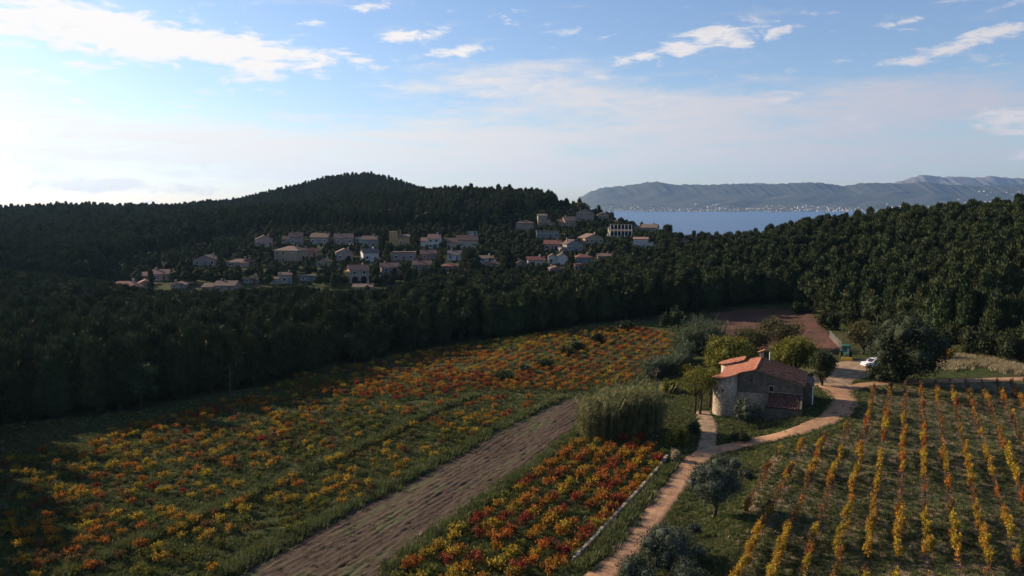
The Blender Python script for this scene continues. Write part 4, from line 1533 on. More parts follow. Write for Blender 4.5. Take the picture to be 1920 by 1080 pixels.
def house(i):
    px, yb, wp, hp, wk, rk, form, turn, label = HOUSES[i]
    P = HPOS[i]
    g = np.random.default_rng(300 + i)
    W = wp * P.y / FPX
    H = hp * P.y / FPX
    D = min(max(W * .8, 5.5), 9)
    t = thing('house', label, 'house', (P.x, P.y, P.z), R(turn) - math.atan2(P.x, P.y) * .4, None, 'houses of the hillside village')
    wm, rm = WM[wk], RM[rk]
    sh = int(g.integers(-1, 4))
    x0, x1 = -W / 2, W / 2
    low = -4.0
    roof = MB()
    wall = MB()
    main = (x0, x1)
    if form in ('flat',):
        he = H
        wall.box(x0, x1, 0, D, low, he)
        roof.box(x0 - .25, x1 + .25, -.25, D + .25, he + .002, he + .22)
        wall.box(x0, x1, .0, .2, he + .23, he + .45)
    elif form == 'hip':
        rise = min(.30 * D / 2 + .4, H * .4)
        he = H - rise
        wall.box(x0, x1, 0, D, low, he)
        roof_hip(roof, x0, x1, 0, D, he + .01, rise)
        if W > 8:
            wall.box(x1 - W * .38, x1 + .003, -1.8, -.002, low, he * .78)
            roof.box(x1 - W * .38 - .2, x1 + .2, -2.0, -.003, he * .78 + .002, he * .78 + .2)
    elif form in ('gable', 'chim', 'twin'):
        rise = min(.18 * W + .3, H * .38)
        he = H - rise
        if form == 'twin':
            for a, b, dy, k in ((x0, -W * .04, 0, .88), (-W * .04, x1, -1.6, 1.0)):
                r2 = min(.2 * (b - a) + .4, H * .35)
                hh = (H - r2) * k
                wall.extrude_y([(a, low), (b, low), (b, hh), ((a + b) / 2, hh + r2), (a, hh)], dy, D)
                roof_gable(roof, a, b, dy, D, hh + .02, r2, 'y', .3)
        elif form == 'chim':
            a = x0 + W * .38
            r2 = H * .2
            wall.box(a, x1, 0, D, low, H - r2)
            roof_gable(roof, a, x1, 0, D, H - r2 + .02, r2, 'x', .3)
            wall.extrude_y([(a - .1, low), (a + 1.0, low), (a + 1.0, H), (a + .45, H + .5), (a - .1, H)], -.4, -.003)
            wall.box(x0, a - .003, -.6, D * .8, low, H * .45)
            roof_gable(roof, x0, a, -.6, D * .8, H * .45 + .02, H * .15, 'x', .25)
            main = (a + 1.1, x1)
        else:
            wall.extrude_y([(x0, low), (x1, low), (x1, he), (0, he + rise), (x0, he)], 0, D)
            roof_gable(roof, x0, x1, 0, D, he + .02, rise, 'y', .35)
            if W > 6.5:
                wall.box(x0 - W * .28, x0 - .003, .8, D * .8, low, he * .55)
                roof.box(x0 - W * .30, x0 - .004, .6, D * .82, he * .55 + .002, he * .55 + .2)
        he = he if form != 'chim' else H * .8
    elif form == 'tower':
        a = x0 + W * .42
        wall.box(x0, a, 0, D, low, H)
        for q in range(4):
            wall.box(x0 + (a - x0) * q / 3.5, x0 + (a - x0) * (q + .5) / 3.5, 0, .3, H + .003, H + .5)
        roof.box(x0 + .2, a - .2, .31, D - .2, H + .004, H + .15)
        wall.box(a + .003, x1, .6, D, low, H * .62)
        roof_gable(roof, a + .3, x1, .6, D, H * .62 + .02, H * .18, 'x', .3)
        wall.box(x0 - 2, x1 + 2, -3.4, -3.1, low, -1.0)
        he = H * .62
        main = (a, x1)
    elif form == 'step':
        wall.box(x0, x0 + W * .62, .5, D, low, H * .92)
        roof_gable(roof, x0, x0 + W * .62, .5, D, H * .92 + .02, H * .14, 'x', .25)
        wall.box(x0 + W * .622, x1 - W * .14, 0, D * .8, low, H * .62)
        roof.box(x0 + W * .60, x1 - W * .12, -.2, D * .82, H * .62 + .002, H * .62 + .18)
        wall.box(x1 - W * .138, x1 + W * .05, -.8, D * .6, low, H * .35)
        roof.box(x1 - W * .14, x1 + W * .07, -1.0, D * .62, H * .35 + .002, H * .35 + .18)
        he = H * .62
        main = (x0, x0 + W * .6)
    else:                                          # long, arcade, arches: roof slope faces the viewer
        rise = min(.20 * D + .4, H * .36)
        he = H - rise
        if W > 9 and form == 'long':
            c = x0 + W * float(g.uniform(.30, .42))
            k = float(g.uniform(.62, .8))
            wall.extrude_y([(c, low), (x1, low), (x1, he), (c, he)], 0, D)
            wall.extrude_y([(x0, low), (c - .003, low), (c - .003, he * k), (x0, he * k)], .9, D)
            roof_gable(roof, c, x1, 0, D, he + .02, rise, 'x', .4)
            roof_gable(roof, x0, c - .45, .9, D, he * k + .02, rise * .8, 'x', .35)
            main = (c, x1)
        else:
            wall.box(x0, x1, 0, D, low, he)
            roof_gable(roof, x0, x1, 0, D, he + .02, rise, 'x', .4)
        # the triangular ends under the roof
        for xe in (main[0], main[1] - .25):
            wall.add([(xe, 0, he), (xe, D, he), (xe, D / 2, he + rise), (xe + .25, 0, he), (xe + .25, D, he), (xe + .25, D / 2, he + rise)],
                     [(0, 2, 1), (3, 4, 5), (0, 3, 5, 2), (1, 2, 5, 4)])
        if form == 'long' and g.random() < .6:     # low terrace wall in front
            wall.box(x0 - .6, x1 + .6, -3.0, -2.75, low, -.2)
    wall.build('wall', wm, t)
    r = roof.build('roof', rm, t)
    # chimney on the roof
    if form not in ('flat',):
        c = MB()
        cx = main[0] + (main[1] - main[0]) * float(g.choice([.22, .75]))
        c.box(cx - .3, cx + .3, D * .5 - .3, D * .5 + .3, he, H + .75)
        c.box(cx - .38, cx + .38, D * .5 - .38, D * .5 + .38, H + .752, H + .86)
        c.build('chimney', wm, r)
    # openings
    st = 2 if he > 4.4 else 1
    fh = he / st
    wn = max(2, int((main[1] - main[0]) / 2.5))
    for s in range(st):
        for k in range(wn):
            x = main[0] + (main[1] - main[0]) * (k + .5) / wn
            if form == 'arches' and s == 0 or form == 'arcade':
                continue
            if s == 0 and k == wn // 2:
                d = MB()
                d.box(x - .45, x + .45, -.06, -.002, 0, 2.05)
                dd = d.build('door', SHUT[(sh + 1) % 4], t)
                e = MB()
                e.box(x + .30, x + .36, -.09, -.061, .95, 1.05)
                e.build('handle', MT['metal'], dd)
            else:
                window_part(t, x, 0, s * fh + fh * .32, 1.0, min(1.25, fh * .45), sh)
    if form == 'arches':
        for x in (-W * .22, W * .22):
            a = MB()
            a.extrude_y([(x + 1.1 * math.cos(q), 1.6 + 1.1 * math.sin(q)) for q in np.linspace(0, math.pi, 9)] + [(x - 1.1, 0), (x + 1.1, 0)], -.05, -.002)
            a.build('arch', MT['dark'], t)
        y = MB()
        y.box(x0 - 1.6, x0 - .003, 1.0, D, -4, he * .9)
        y.build('side_wall', WM['yellow'], t)
    if form == 'arcade':
        n = 6
        for s in range(2):
            o = MB()
            o.box(x0 + .4, x1 - .4, -.02, -.002, s * fh + .9, s * fh + fh * .82)
            lg = o.build('loggia', MT['dark'], t)
            for k in range(n + 1):
                x = x0 + .3 + (W - .6) * k / n
                p = MB()
                p.box(x - .14, x + .14, -.9, -.65, s * fh + (.03 if s else -2), s * fh + fh * .95)
                p.build('pillar', MT['white'], lg)
            b = MB()
            b.box(x0, x1, -.95, -.021, s * fh + fh * .95 + .003, s * fh + fh + .02)
            b.build('balcony', wm, t)
    if 'white awning' in label:
        a = MB()
        a.add([(-W * .1, -2.4, -.2), (W * .75, -2.4, -.2), (W * .75, -.01, .4), (-W * .1, -.01, .4), (-W * .1, -2.4, -1.3), (W * .75, -2.4, -1.3)], [(0, 1, 2, 3), (4, 5, 1, 0)])
        a.build('awning', MT['white'], t)
    if 'orange wall' in label and form == 'tower':
        a = MB()
        a.box(x0 - 2.4, x1 + 2.4, -4.2, -3.9, -4, -.7)
        a.build('terrace_wall', mat('orange_render', (.42, .22, .13)), t)
    if 'white terrace wall' in label:
        a = MB()
        a.box(-1, x1 + 1.5, -3.4, -3.1, -5, -.3)
        a.build('terrace_wall', MT['white'], t)
    if 'arched' in label and form not in ('arches',):
        a = MB()
        x = W * .25
        a.extrude_y([(x + .9 * math.cos(q), 1.3 + .9 * math.sin(q)) for q in np.linspace(0, math.pi, 9)] + [(x - .9, 0), (x + .9, 0)], -.12, -.062)
        a.build('arch', SHUT[2] if 'green' in label else MT['dark'], t)


for i in range(len(HOUSES)):
    house(i)

# ------------------------------------------------------------------ vines
def bush_vine(i, spread=.62, H=1.02, n=230, leaf=.12):
    """a goblet-trained vine: short crooked trunk, a few arms, loose leaves"""
    g = np.random.default_rng(400 + i)
    w = MB()
    w.tube([(0, 0, -.15), (.04, .02, .2), (-.03, .03, .42)], [.055, .05, .045], 5)
    blobs = []
    na = int(g.integers(4, 7))
    for k in range(na):
        a = k * 6.28 / na + g.uniform(-.4, .4)
        L = spread * g.uniform(.35, 1.35)
        tip = (math.cos(a) * L, math.sin(a) * L, H * g.uniform(.65, 1.0))
        w.tube([(-.03, .03, .40), (tip[0] * .5, tip[1] * .5, .58), tip], [.035, .022, .008], 4)
        s = g.uniform(.20, .42)
        blobs.append(((tip[0] * .85, tip[1] * .85, tip[2] * .85), (s * 1.1, s * 1.1, s * .9)))
    blobs.append(((0, 0, H * .6), (.30, .30, .24)))
    V, F = foliage(blobs, n, leaf, g, up=.1, wid=.62, core=0, spread=1.1, shell=(.15, 1.25))
    return w, V, F


def row_vine(i, n=250, leaf=.112, H=1.55):
    """a trellis-trained vine: trunk, then shoots spread along the wire"""
    g = np.random.default_rng(500 + i)
    w = MB()
    w.tube([(0, 0, -.15), (.03, .03, .35), (0, 0, .62)], [.04, .035, .03], 5)
    for s in (-1, 1):
        w.tube([(0, 0, .6), (.05, s * .3, .66), (0, s * .58, .66)], [.028, .02, .012], 4)
    blobs = []
    for k in range(6):
        y = -.55 + 1.1 * k / 5 + g.uniform(-.1, .1)
        z = g.uniform(.75, H * .78)
        w.tube([(0, y * .8, .64), (g.uniform(-.1, .1), y, z), (g.uniform(-.15, .15), y + g.uniform(-.1, .1), H * g.uniform(.85, 1.05))], [.012, .009, .004], 3)
        blobs.append(((g.uniform(-.1, .1), y, z), (.22, .24, g.uniform(.28, .48))))
    V, F = foliage(blobs, n, leaf, g, up=.1, wid=.6, core=0, spread=1.1, shell=(.3, 1.1))
    return w, V, F


def vine_set(fn, count, cols, **kw):
    out = {}
    for i in range(count):
        w, V, F = fn(i, **kw)
        wood = w.mesh('vine_wood', MT['vine_wood'])
        for c in cols:
            out[(c, i)] = (quad_mesh('vine_leaves', V, F, MT['vine_' + c]), wood)
    return out


VC = ['yellow', 'orange', 'red', 'brown', 'green']
BUSH = vine_set(bush_vine, 3, VC)
ROWV = vine_set(row_vine, 3, ['yellow', 'orange', 'brown', 'red'])
THIN = vine_set(row_vine, 2, ['brown', 'orange'], n=60, leaf=.095, H=1.25)
REDBLOCK = [(1150, 818), (1205, 832), (1250, 858), (1205, 912), (1140, 982), (1068, 1062), (1035, 1110), (700, 1115), (745, 1076), (880, 975), (970, 910), (1040, 862), (1095, 826)]
LEFTLOW = [(-60, 880), (140, 838), (330, 778), (470, 745), (640, 755), (780, 765), (900, 742), (1030, 752), (860, 840), (600, 980), (410, 1076), (360, 1120), (-60, 1120)]
LEFTUP = [(470, 738), (560, 708), (700, 680), (860, 650), (960, 637), (1090, 618), (1180, 611), (1270, 632), (1275, 660), (1200, 710), (1150, 730), (1040, 742), (900, 734), (760, 752), (620, 748)]
RIGHTV = [(1632, 727), (1700, 724), (1960, 718), (2330, 722), (2330, 1130), (1330, 1130), (1400, 1000), (1390, 930), (1425, 880), (1470, 845), (1545, 822), (1612, 795)]


def lattice(poly, du, dv, g, jit):
    P = [ground(*p) for p in poly]
    U = [uv(p.x, p.y) for p in P]
    us = np.arange(math.floor(min(a for a, b in U) / du) * du, max(a for a, b in U), du)
    ws = np.arange(min(b for a, b in U), max(b for a, b in U), dv)
    A, B = np.meshgrid(us, ws, indexing='ij')
    row = np.repeat(np.arange(len(us))[:, None], len(ws), 1)
    ok = inside(A, B, U)
    A = A + g.normal(0, jit, A.shape)
    B = B + g.uniform(-.35, .35, B.shape) * dv
    A, B, row = A[ok], B[ok], row[ok]
    return A * RC + B * RS, -A * RS + B * RC, A, B, row


def vnoise(a, b, seed, f):
    g = np.random.default_rng(seed)
    s = np.zeros_like(a)
    for k in range(5):
        q = g.uniform(0, 6.28, 4)
        d = g.uniform(.6, 1.6) * f
        s += np.sin(a * d * math.cos(q[0]) + b * d * math.sin(q[0]) + q[1])
    return s / 2.2


ORD = ['first', 'second', 'third', 'fourth', 'fifth', 'sixth', 'seventh', 'eighth', 'ninth', 'tenth', 'eleventh', 'twelfth', 'thirteenth', 'fourteenth', 'fifteenth', 'sixteenth', 'seventeenth', 'eighteenth', 'nineteenth', 'twentieth', 'twenty-first', 'twenty-second', 'twenty-third', 'twenty-fourth', 'twenty-fifth']
LEAFWORD = {'yellow': 'golden yellow', 'orange': 'orange', 'red': 'deep red', 'brown': 'brown withered', 'green': 'yellow-green'}


def plant_vines():
    g = np.random.default_rng(31)
    recs = []          # x, y, colour, variant, turn, scale, block, row
    # red block beside the track
    X, Y, A, B, row = lattice(REDBLOCK, 2.25, 1.45, g, .14)
    n1 = vnoise(A, B, 1, .35)
    rmax = row.max()
    for k in range(len(X)):
        if g.random() < .10:
            continue
        q = n1[k] * .22 + g.normal(0, .26) + .12 * (row[k] / rmax)
        c = 'red' if q > .30 else 'orange' if q > -.06 else 'yellow' if q > -.42 else 'green'
        recs.append((X[k], Y[k], c, int(g.integers(0, 3)), g.uniform(0, 6.28), g.uniform(.88, 1.28), 'red', int(rmax - row[k])))
    # left vineyards
    for poly, blk, dens, seed, bias in ((LEFTLOW, 'low', .66, 2, -.10), (LEFTUP, 'up', .85, 3, .06)):
        X, Y, A, B, row = lattice(poly, 2.05, 1.45, g, .20)
        n1, n2 = vnoise(A, B, seed, .14), vnoise(A, B, seed + 9, .4)
        px, py = proj(X, Y, h(X, Y))
        rmax = row.max()
        # grassy baulks without vines
        baulk = np.abs(py - np.interp(px, [120, 480, 890], [1080, 925, 742])) < 7
        for k in range(len(X)):
            if baulk[k] or g.random() > dens - .18 * max(n2[k], 0):
                continue
            q = n1[k] * .26 + g.normal(0, .25) + bias
            if blk == 'up' and 900 < px[k] < 985 and py[k] < 662:
                q -= .6
            if blk == 'low':
                q -= .12 * (py[k] - 850) / 200
            c = ('red' if q > .42 else 'orange' if q > .06 else ('brown' if g.random() < .38 else 'yellow') if q > -.34 else 'green')
            recs.append((X[k], Y[k], c, int(g.integers(0, 3)), g.uniform(0, 6.28), g.uniform(.68, 1.05), blk, int(rmax - row[k])))
    # the 300 bush vines that show largest
    arr = np.array([(r[0], r[1]) for r in recs])
    Z = h(arr[:, 0], arr[:, 1])
    px, py = proj(arr[:, 0], arr[:, 1], Z)
    vis = (px > -5) & (px < 1925) & (py < 1090)
    score = np.array([r[5] for r in recs]) / np.hypot(arr[:, 0], arr[:, 1])
    score = np.where(vis, score, 0)
    order = set(np.argsort(-score)[:300].tolist())
    rest = []
    for k, r in enumerate(recs):
        if k not in order:
            rest.append(k)
            continue
        if r[6] == 'red':
            lab = '%s leaved bush vine, %s row from the stone wall' % (LEAFWORD[r[2]], ORD[min(r[7], 24)])
            grp = 'bush vines between the track and the ploughed field'
        else:
            lab = '%s leaved bush vine, %s row left of the ploughed field' % (LEAFWORD[r[2]], ORD[min(r[7], 24)])
            grp = 'bush vines left of the ploughed field'
        t = thing('bush_vine', lab, 'vine', (r[0], r[1], Z[k]), r[4], r[5], grp)
        lf, wd = BUSH[(r[2], r[3])]
        link('vine_stock', wd, t)
        link('foliage', lf, t)
    keys = list(BUSH)
    pro = [joined('vine', [BUSH[k][0], BUSH[k][1]]) for k in keys]
    ix = [keys.index((recs[k][2], recs[k][3])) for k in rest]
    scatter('vineyard_vines', pro, np.column_stack([arr, Z])[rest], ix, [recs[k][4] for k in rest], [recs[k][5] for k in rest], 'autumn bush vines filling the vineyards on the left')
    # right vineyard: trellised rows
    X, Y, A, B, row = lattice(RIGHTV, 2.25, .95, g, .13)
    n1, n2 = vnoise(A, B, 7, .30), vnoise(A * .6, B, 8, .5)
    row = row - row.min()
    recs = []
    pxr, pyr = proj(X, Y, h(X, Y))
    for k in range(len(X)):
        if g.random() < .08:
            continue
        far = sstep(B[k], 112, 135)
        if n2[k] > .75 and g.random() < .7:
            continue
        q = n1[k] * .55 + g.normal(0, .22) - .02 - .62 * far
        if q > -.02:
            c, st = ('yellow' if g.random() < .94 - .3 * max(n2[k], 0) else 'orange'), ROWV
        elif q > -.30:
            c, st = ('orange' if g.random() < .5 else 'brown'), (ROWV if g.random() < .6 else THIN)
        else:
            c, st = ('brown' if g.random() < .75 else 'orange'), THIN
        if g.random() < .012:
            c, st = 'red', ROWV
        v = int(g.integers(0, 3)) if st is ROWV else int(g.integers(0, 2))
        recs.append((X[k], Y[k], c, v, -ROWA + (math.pi if g.random() < .5 else 0), g.uniform(.75, 1.25), st, int(row[k])))
    arr = np.array([(r[0], r[1]) for r in recs])
    Z = h(arr[:, 0], arr[:, 1])
    px, py = proj(arr[:, 0], arr[:, 1], Z)
    score = np.where((px < 1930) & (py < 1090), np.array([r[5] * (1 if r[6] is ROWV else .7) for r in recs]) / np.hypot(arr[:, 0], arr[:, 1]), 0)
    order = set(np.argsort(-score)[:300].tolist())
    rest = []
    for k, r in enumerate(recs):
        if k not in order:
            rest.append(k)
            continue
        lab = '%s %svine, %s row right of the olive trees, %s' % (LEAFWORD[r[2]], 'thin ' if r[6] is THIN else 'trellised ', ORD[min(r[7], 24)], 'bottom end' if py[k] > 1020 else 'near the bottom' if py[k] > 950 else 'further up' if py[k] > 880 else 'middle of the row')
        t = thing('trellis_vine', lab, 'vine', (r[0], r[1], Z[k]), r[4], r[5], 'trellised vines in the rows of the right vineyard')
        lf, wd = r[6][(r[2], r[3])]
        link('vine_stock', wd, t)
        link('foliage', lf, t)
    keys = [(0, k) for k in ROWV] + [(1, k) for k in THIN]
    pro = [joined('vine', list((ROWV, THIN)[s][k])) for s, k in keys]
    ix = [keys.index((0 if recs[k][6] is ROWV else 1, (recs[k][2], recs[k][3]))) for k in rest]
    scatter('trellis_vines', pro, np.column_stack([arr, Z])[rest], ix, [recs[k][4] for k in rest], [recs[k][5] for k in rest], 'trellised autumn vines filling the far part of the right vineyard')
    # bare soil under the rows
    sv, sf = [], []
    rows = sorted(set(row.tolist()))
    for rr in rows:
        m = row == rr
        u = float(np.median(A[m]))
        w0, w1 = B[m].min(), B[m].max()
        ws = np.arange(w0, w1, .5)
        if len(ws) < 2:
            continue
        b = len(sv)
        for q, w in enumerate(ws):
            hw = .48 + .16 * math.sin(w * 1.1 + rr) + .12 * g.normal()
            for s in (-1, 1):
                uu = u + s * max(hw, .06)
                x, y = uu * RC + w * RS, -uu * RS + w * RC
                sv.append((x, y, hz(x, y) + .055))
        for q in range(len(ws) - 1):
            sf.append((b + q * 2, b + q * 2 + 1, b + q * 2 + 3, b + q * 2 + 2))
    struct(link('vine_row_soil', np_mesh('vine_row_soil', sv, sf, MT['row_soil'])))
    print('vines', len(recs))


plant_vines()
MT['vineyard_floor'] = mat('vineyard_floor', (.032, .046, .015), (.17, .118, .066), .55, c3=(.080, .074, .032), bump=.8, bscale=2.4, stretch=(1.2, .55, 1), nlo=.36, nhi=.64, detail=8)
field_sheet('vineyard_floor', [(1626, 724), (1700, 721), (1990, 715), (2350, 719), (2350, 1140), (1360, 1140), (1415, 1000), (1405, 930), (1440, 880), (1480, 848), (1550, 824), (1606, 795)], MT['vineyard_floor'], .9, .9, lambda A, B: 0 * A, lift=.03)


# ------------------------------------------------------------------ single trees and shrubs
def big_tree(name, label, cat, px, py, wpx, hpx, m, seed, n=2600, leaf=.30, wid=.45, up=.25, trunk_h=.22, lobes=20, bark='bark', flat=1.0, core=.72, stems=1, shell=(.72, 1.08), group=None, loc=None):
    """tapered trunk with limbs and an uneven crown of leaf sprays; size from its photographed extent"""
    P = loc or ground(px, py)
    W, H = wpx * P.y / FPX, hpx * P.y / FPX
    g = np.random.default_rng(seed)
    t = thing(name, label, cat, (P.x, P.y, P.z), 0.0, None, group)
    tr = MB()
    zc, hc = H * (trunk_h + (1 - trunk_h) * .48), H * (1 - trunk_h) * .5
    blobs = []
    for k in range(lobes):
        d = unit(1, g)[0]
        d[2] *= .95
        q = g.uniform(.45, .72)
        s = g.uniform(.22, .40)
        c = (d[0] * W / 2 * q, d[1] * W / 2 * q, zc + d[2] * hc * q * flat)
        blobs.append((c, (W * .5 * s, W * .5 * s, max(hc * s * 1.05, W * .12))))
    blobs.append(((0, 0, zc), (W * .32, W * .32, hc * .66)))
    V, F = foliage(blobs, int(n * 1.9), leaf * .82, g, up=up, wid=wid, core=core * .78, spread=.8, shell=(shell[0] - .14, shell[1] + .10), bottom=.05)
    for s in range(stems):
        ox = (s - (stems - 1) / 2) * W * .12
        r0 = max(.05, H * .028) / math.sqrt(stems)
        tr.tube([(ox, 0, -.5), (ox * 1.1 + .03 * H, .01 * H, H * trunk_h), (ox * 1.3, 0, zc), (ox * 1.5, 0, zc + hc * .55)], [r0 * 1.3, r0, r0 * .6, r0 * .2], 8)
        for k in range(6):
            a = k * 1.05 + s + g.uniform(-.3, .3)
            z0 = H * trunk_h * g.uniform(.8, 1.3)
            tr.tube([(ox * 1.1, 0, z0), (ox + math.cos(a) * W * .18, math.sin(a) * W * .18, z0 + (zc - z0) * .7), (ox + math.cos(a) * W * .33, math.sin(a) * W * .33, zc + hc * g.uniform(0, .4))], [r0 * .6, r0 * .38, r0 * .12], 5)
    tr.build('trunk', MT[bark], t, True)
    link('crown', quad_mesh('crown', V, F, MT[m]), t)
    return t


def shrub(name, label, px, py, wpx, hpx, m, seed, n=700, leaf=.22, cat='shrub', group=None, wid=.45):
    P = ground(px, py)
    W, H = wpx * P.y / FPX, hpx * P.y / FPX
    g = np.random.default_rng(seed)
    t = thing(name, label, cat, (P.x, P.y, P.z), g.uniform(0, 6), None, group)
    blobs = []
    for k in range(9):
        a, q = g.uniform(0, 6.28), math.sqrt(g.uniform(0, 1)) * .62
        s = g.uniform(.26, .46)
        blobs.append(((math.cos(a) * W / 2 * q, math.sin(a) * W / 2 * q, H * g.uniform(.25, .62)), (W / 2 * s, W / 2 * s, H * g.uniform(.25, .40))))
    V, F = foliage(blobs, int(n * 1.8), leaf * .85, g, up=.4, wid=wid, spread=.8, core=.56, shell=(.58, 1.16), bottom=-.1)
    tr = MB()
    for k in range(5):
        a = k * 1.25
        tr.tube([(0, 0, -.2), (math.cos(a) * W * .12, math.sin(a) * W * .12, H * .3), (math.cos(a) * W * .25, math.sin(a) * W * .25, H * .6)], [.05, .035, .012], 5)
    tr.build('stem', MT['bark'], t)
    link('foliage', quad_mesh('foliage', V, F, MT[m]), t)
    return t


def reeds(name, label, pts_px, hts, m, seed, n, width_m):
    """giant reed: long arching canes with narrow leaves"""
    g = np.random.default_rng(seed)
    P = [ground(*p) for p in pts_px]
    c = sum(P, Vector()) / len(P)
    t = thing(name, label, 'reeds', (c.x, c.y, c.z))
    V, F, SV, SF = [], [], [], []
    for k in range(n):
        s = g.uniform(0, len(P) - 1) if len(P) > 1 else 0
        i = min(int(s), max(len(P) - 2, 0))
        f = s - i
        p = P[i].lerp(P[min(i + 1, len(P) - 1)], f)
        H = (hts[i] * (1 - f) + hts[min(i + 1, len(P) - 1)] * f)
        if k == 0:
            subs = [(g.uniform(0, len(P) - 1), g.uniform(-.8, .8), g.uniform(-.8, .8), g.uniform(.62, 1.12)) for _ in range(18)]
        sb = subs[int(g.integers(0, 18))]
        s = min(max(sb[0] + g.normal(0, .10), 0), len(P) - 1) if len(P) > 1 else 0
        i = min(int(s), max(len(P) - 2, 0))
        f = s - i
        p = P[i].lerp(P[min(i + 1, len(P) - 1)], f)
        H = (hts[i] * (1 - f) + hts[min(i + 1, len(P) - 1)] * f) * sb[3]
        a, q = g.uniform(0, 6.28), math.sqrt(g.uniform(0, 1))
        x, y = p.x + (sb[1] + math.cos(a) * q * .62) * width_m, p.y + (sb[2] + math.sin(a) * q * .62) * width_m
        hh = H * g.uniform(.6, 1.08) * (1 - .12 * q ** 3)
        lean = (.05 + .30 * q * g.uniform(.4, 1.0)) * hh
        la = a + g.normal(0, .5)
        dx, dy = math.cos(la) * lean, math.sin(la) * lean
        x0, y0, z0 = x - c.x, y - c.y, hz(x, y) - c.z
        pr = (-math.sin(la), math.cos(la))
        w = .03
        b = len(SV)
        for tt, ww in ((0, w), (.5, w), (.97, w * .4)):
            xx, yy, zz = x0 + dx * tt * tt, y0 + dy * tt * tt, z0 + hh * tt
            SV += [(xx - pr[0] * ww, yy - pr[1] * ww, zz), (xx + pr[0] * ww, yy + pr[1] * ww, zz)]
        SF += [(b, b + 1, b + 3, b + 2), (b + 2, b + 3, b + 5, b + 4)]
        for q2 in range(13):
            tt = g.uniform(.15, 1.0)
            xx, yy, zz = x0 + dx * tt * tt, y0 + dy * tt * tt, z0 + hh * tt
            la2 = g.uniform(0, 6.28)
            ln = g.uniform(.6, 1.15)
            d = Vector((math.cos(la2) * .55, math.sin(la2) * .55, g.uniform(.35, 1.0))).normalized()
            sd = Vector((-math.sin(la2), math.cos(la2), 0)) * .065
            p0 = Vector((xx, yy, zz))
            b = len(V)
            V += [tuple(p0), tuple(p0 + d * ln * .45 + sd), tuple(p0 + d * ln + Vector((0, 0, -.1))), tuple(p0 + d * ln * .45 - sd)]
            F.append((b, b + 1, b + 2, b + 3))
    link('canes', np_mesh('canes', SV, SF, MT[m]), t)
    link('leaves', np_mesh('leaves', V, F, MT[m]), t)
    return t


def bare_tree(label, px, py, hpx, seed, group):
    P = ground(px, py)
    H = hpx * P.y / FPX
    g = np.random.default_rng(seed)
    t = thing('bare_tree', label, 'tree', (P.x, P.y, P.z), 0, None, group)
    mb, tw = MB(), MB()

    def grow(p, d, L, r, lev):
        q = p + d * L
        (mb if lev < 2 else tw).tube([p, (p + q) / 2 + Vector(g.normal(0, L * .05, 3)), q], [r, r * .85, r * .65], 5 if lev < 2 else 3, cap=False)
        if lev < 4:
            for k in range(3 if lev < 3 else 4):
                nd = (d + Vector(g.normal(0, .48, 3))).normalized()
                nd.z = max(nd.z, .05)
                grow(q, nd.normalized(), L * g.uniform(.6, .8), max(r * .58, .012), lev + 1)
    grow(Vector((0, 0, -.2)), Vector((0, 0, 1)), H * .30, .13, 0)
    mb.build('trunk', MT['twig'], t)
    tw.build('twigs', MT['twig'], t)
    return t


# trees round the farmhouse
big_tree('holm_oak', 'huge dark holm oak by the white pickup and yard', 'oak', 1692, 714, 168, 136, 'oak', 61, n=9000, leaf=.30, trunk_h=.0, lobes=46, flat=1.0)
big_tree('almond_tree', 'olive brown tree between the round reed clump and the yellow-green trees', 'tree', 1408, 664, 96, 52, 'brown_tree', 167, n=2800, leaf=.25, trunk_h=.12, core=.4, lobes=22)
shrub('oak_undergrowth', 'dark undergrowth skirting the foot of the huge holm oak', 1655, 716, 75, 34, 'oak', 62, 1500, .22)
big_tree('elm_tree', 'olive brown tree with fine twigs left of the holm oak', 'tree', 1618, 664, 80, 72, 'brown_tree', 63, n=3600, leaf=.25, trunk_h=.12, core=.45, lobes=24)
shrub('hillside_bush', 'dark green bush at the corner of the red fallow field', 1555, 618, 52, 38, 'broad', 64, 1500, .3)
big_tree('mulberry_tree', 'broad yellow-green tree behind the farmhouse tower', 'tree', 1368, 712, 136, 92, 'yellow_tree', 65, n=6500, leaf=.26, trunk_h=.12, core=.6, lobes=28)
big_tree('mulberry_tree', 'bright yellow-green tree behind the farmhouse chimney', 'tree', 1490, 706, 104, 92, 'yellow_tree', 66, n=5600, leaf=.26, trunk_h=.1, core=.6, lobes=26)
big_tree('almond_tree', 'brownish thin-leaved tree between fallow field and farmhouse', 'tree', 1462, 656, 104, 66, 'brown_tree', 67, n=3200, leaf=.25, trunk_h=.15, core=.35, lobes=22)
big_tree('bay_tree', 'dark green tree at the right rear corner of the farmhouse', 'tree', 1540, 724, 60, 76, 'green_tree', 68, n=3400, leaf=.22, trunk_h=.10, lobes=18)
big_tree('fig_tree', 'yellow-green tree with bare forked trunk left of the tower', 'tree', 1307, 777, 84, 98, 'yellow_tree', 69, n=1900, leaf=.22, trunk_h=.34, core=0, lobes=20, shell=(.3, 1.1), stems=2)
big_tree('fig_tree', 'thin yellow tree just behind the forked tree left of the tower', 'tree', 1330, 765, 52, 86, 'yellow_tree', 70, n=800, leaf=.22, trunk_h=.36, core=0, lobes=16, shell=(.3, 1.1))
big_tree('olive_tree', 'grey-green olive bush against the shaded gable of the farmhouse', 'olive tree', 1401, 802, 74, 64, 'olive', 71, n=4600, leaf=.17, trunk_h=.12, lobes=22, wid=.3, up=.5)
big_tree('olive_tree', 'large round olive tree casting a long shadow beside the track', 'olive tree', 1339, 972, 126, 116, 'olive', 72, n=7500, leaf=.15, trunk_h=.22, lobes=26, wid=.28, up=.5)
shrub('olive_bush', 'pale olive bush just behind the large round olive tree', 1362, 890, 84, 44, 'olive', 73, 2200, .15, 'olive bush', wid=.28)
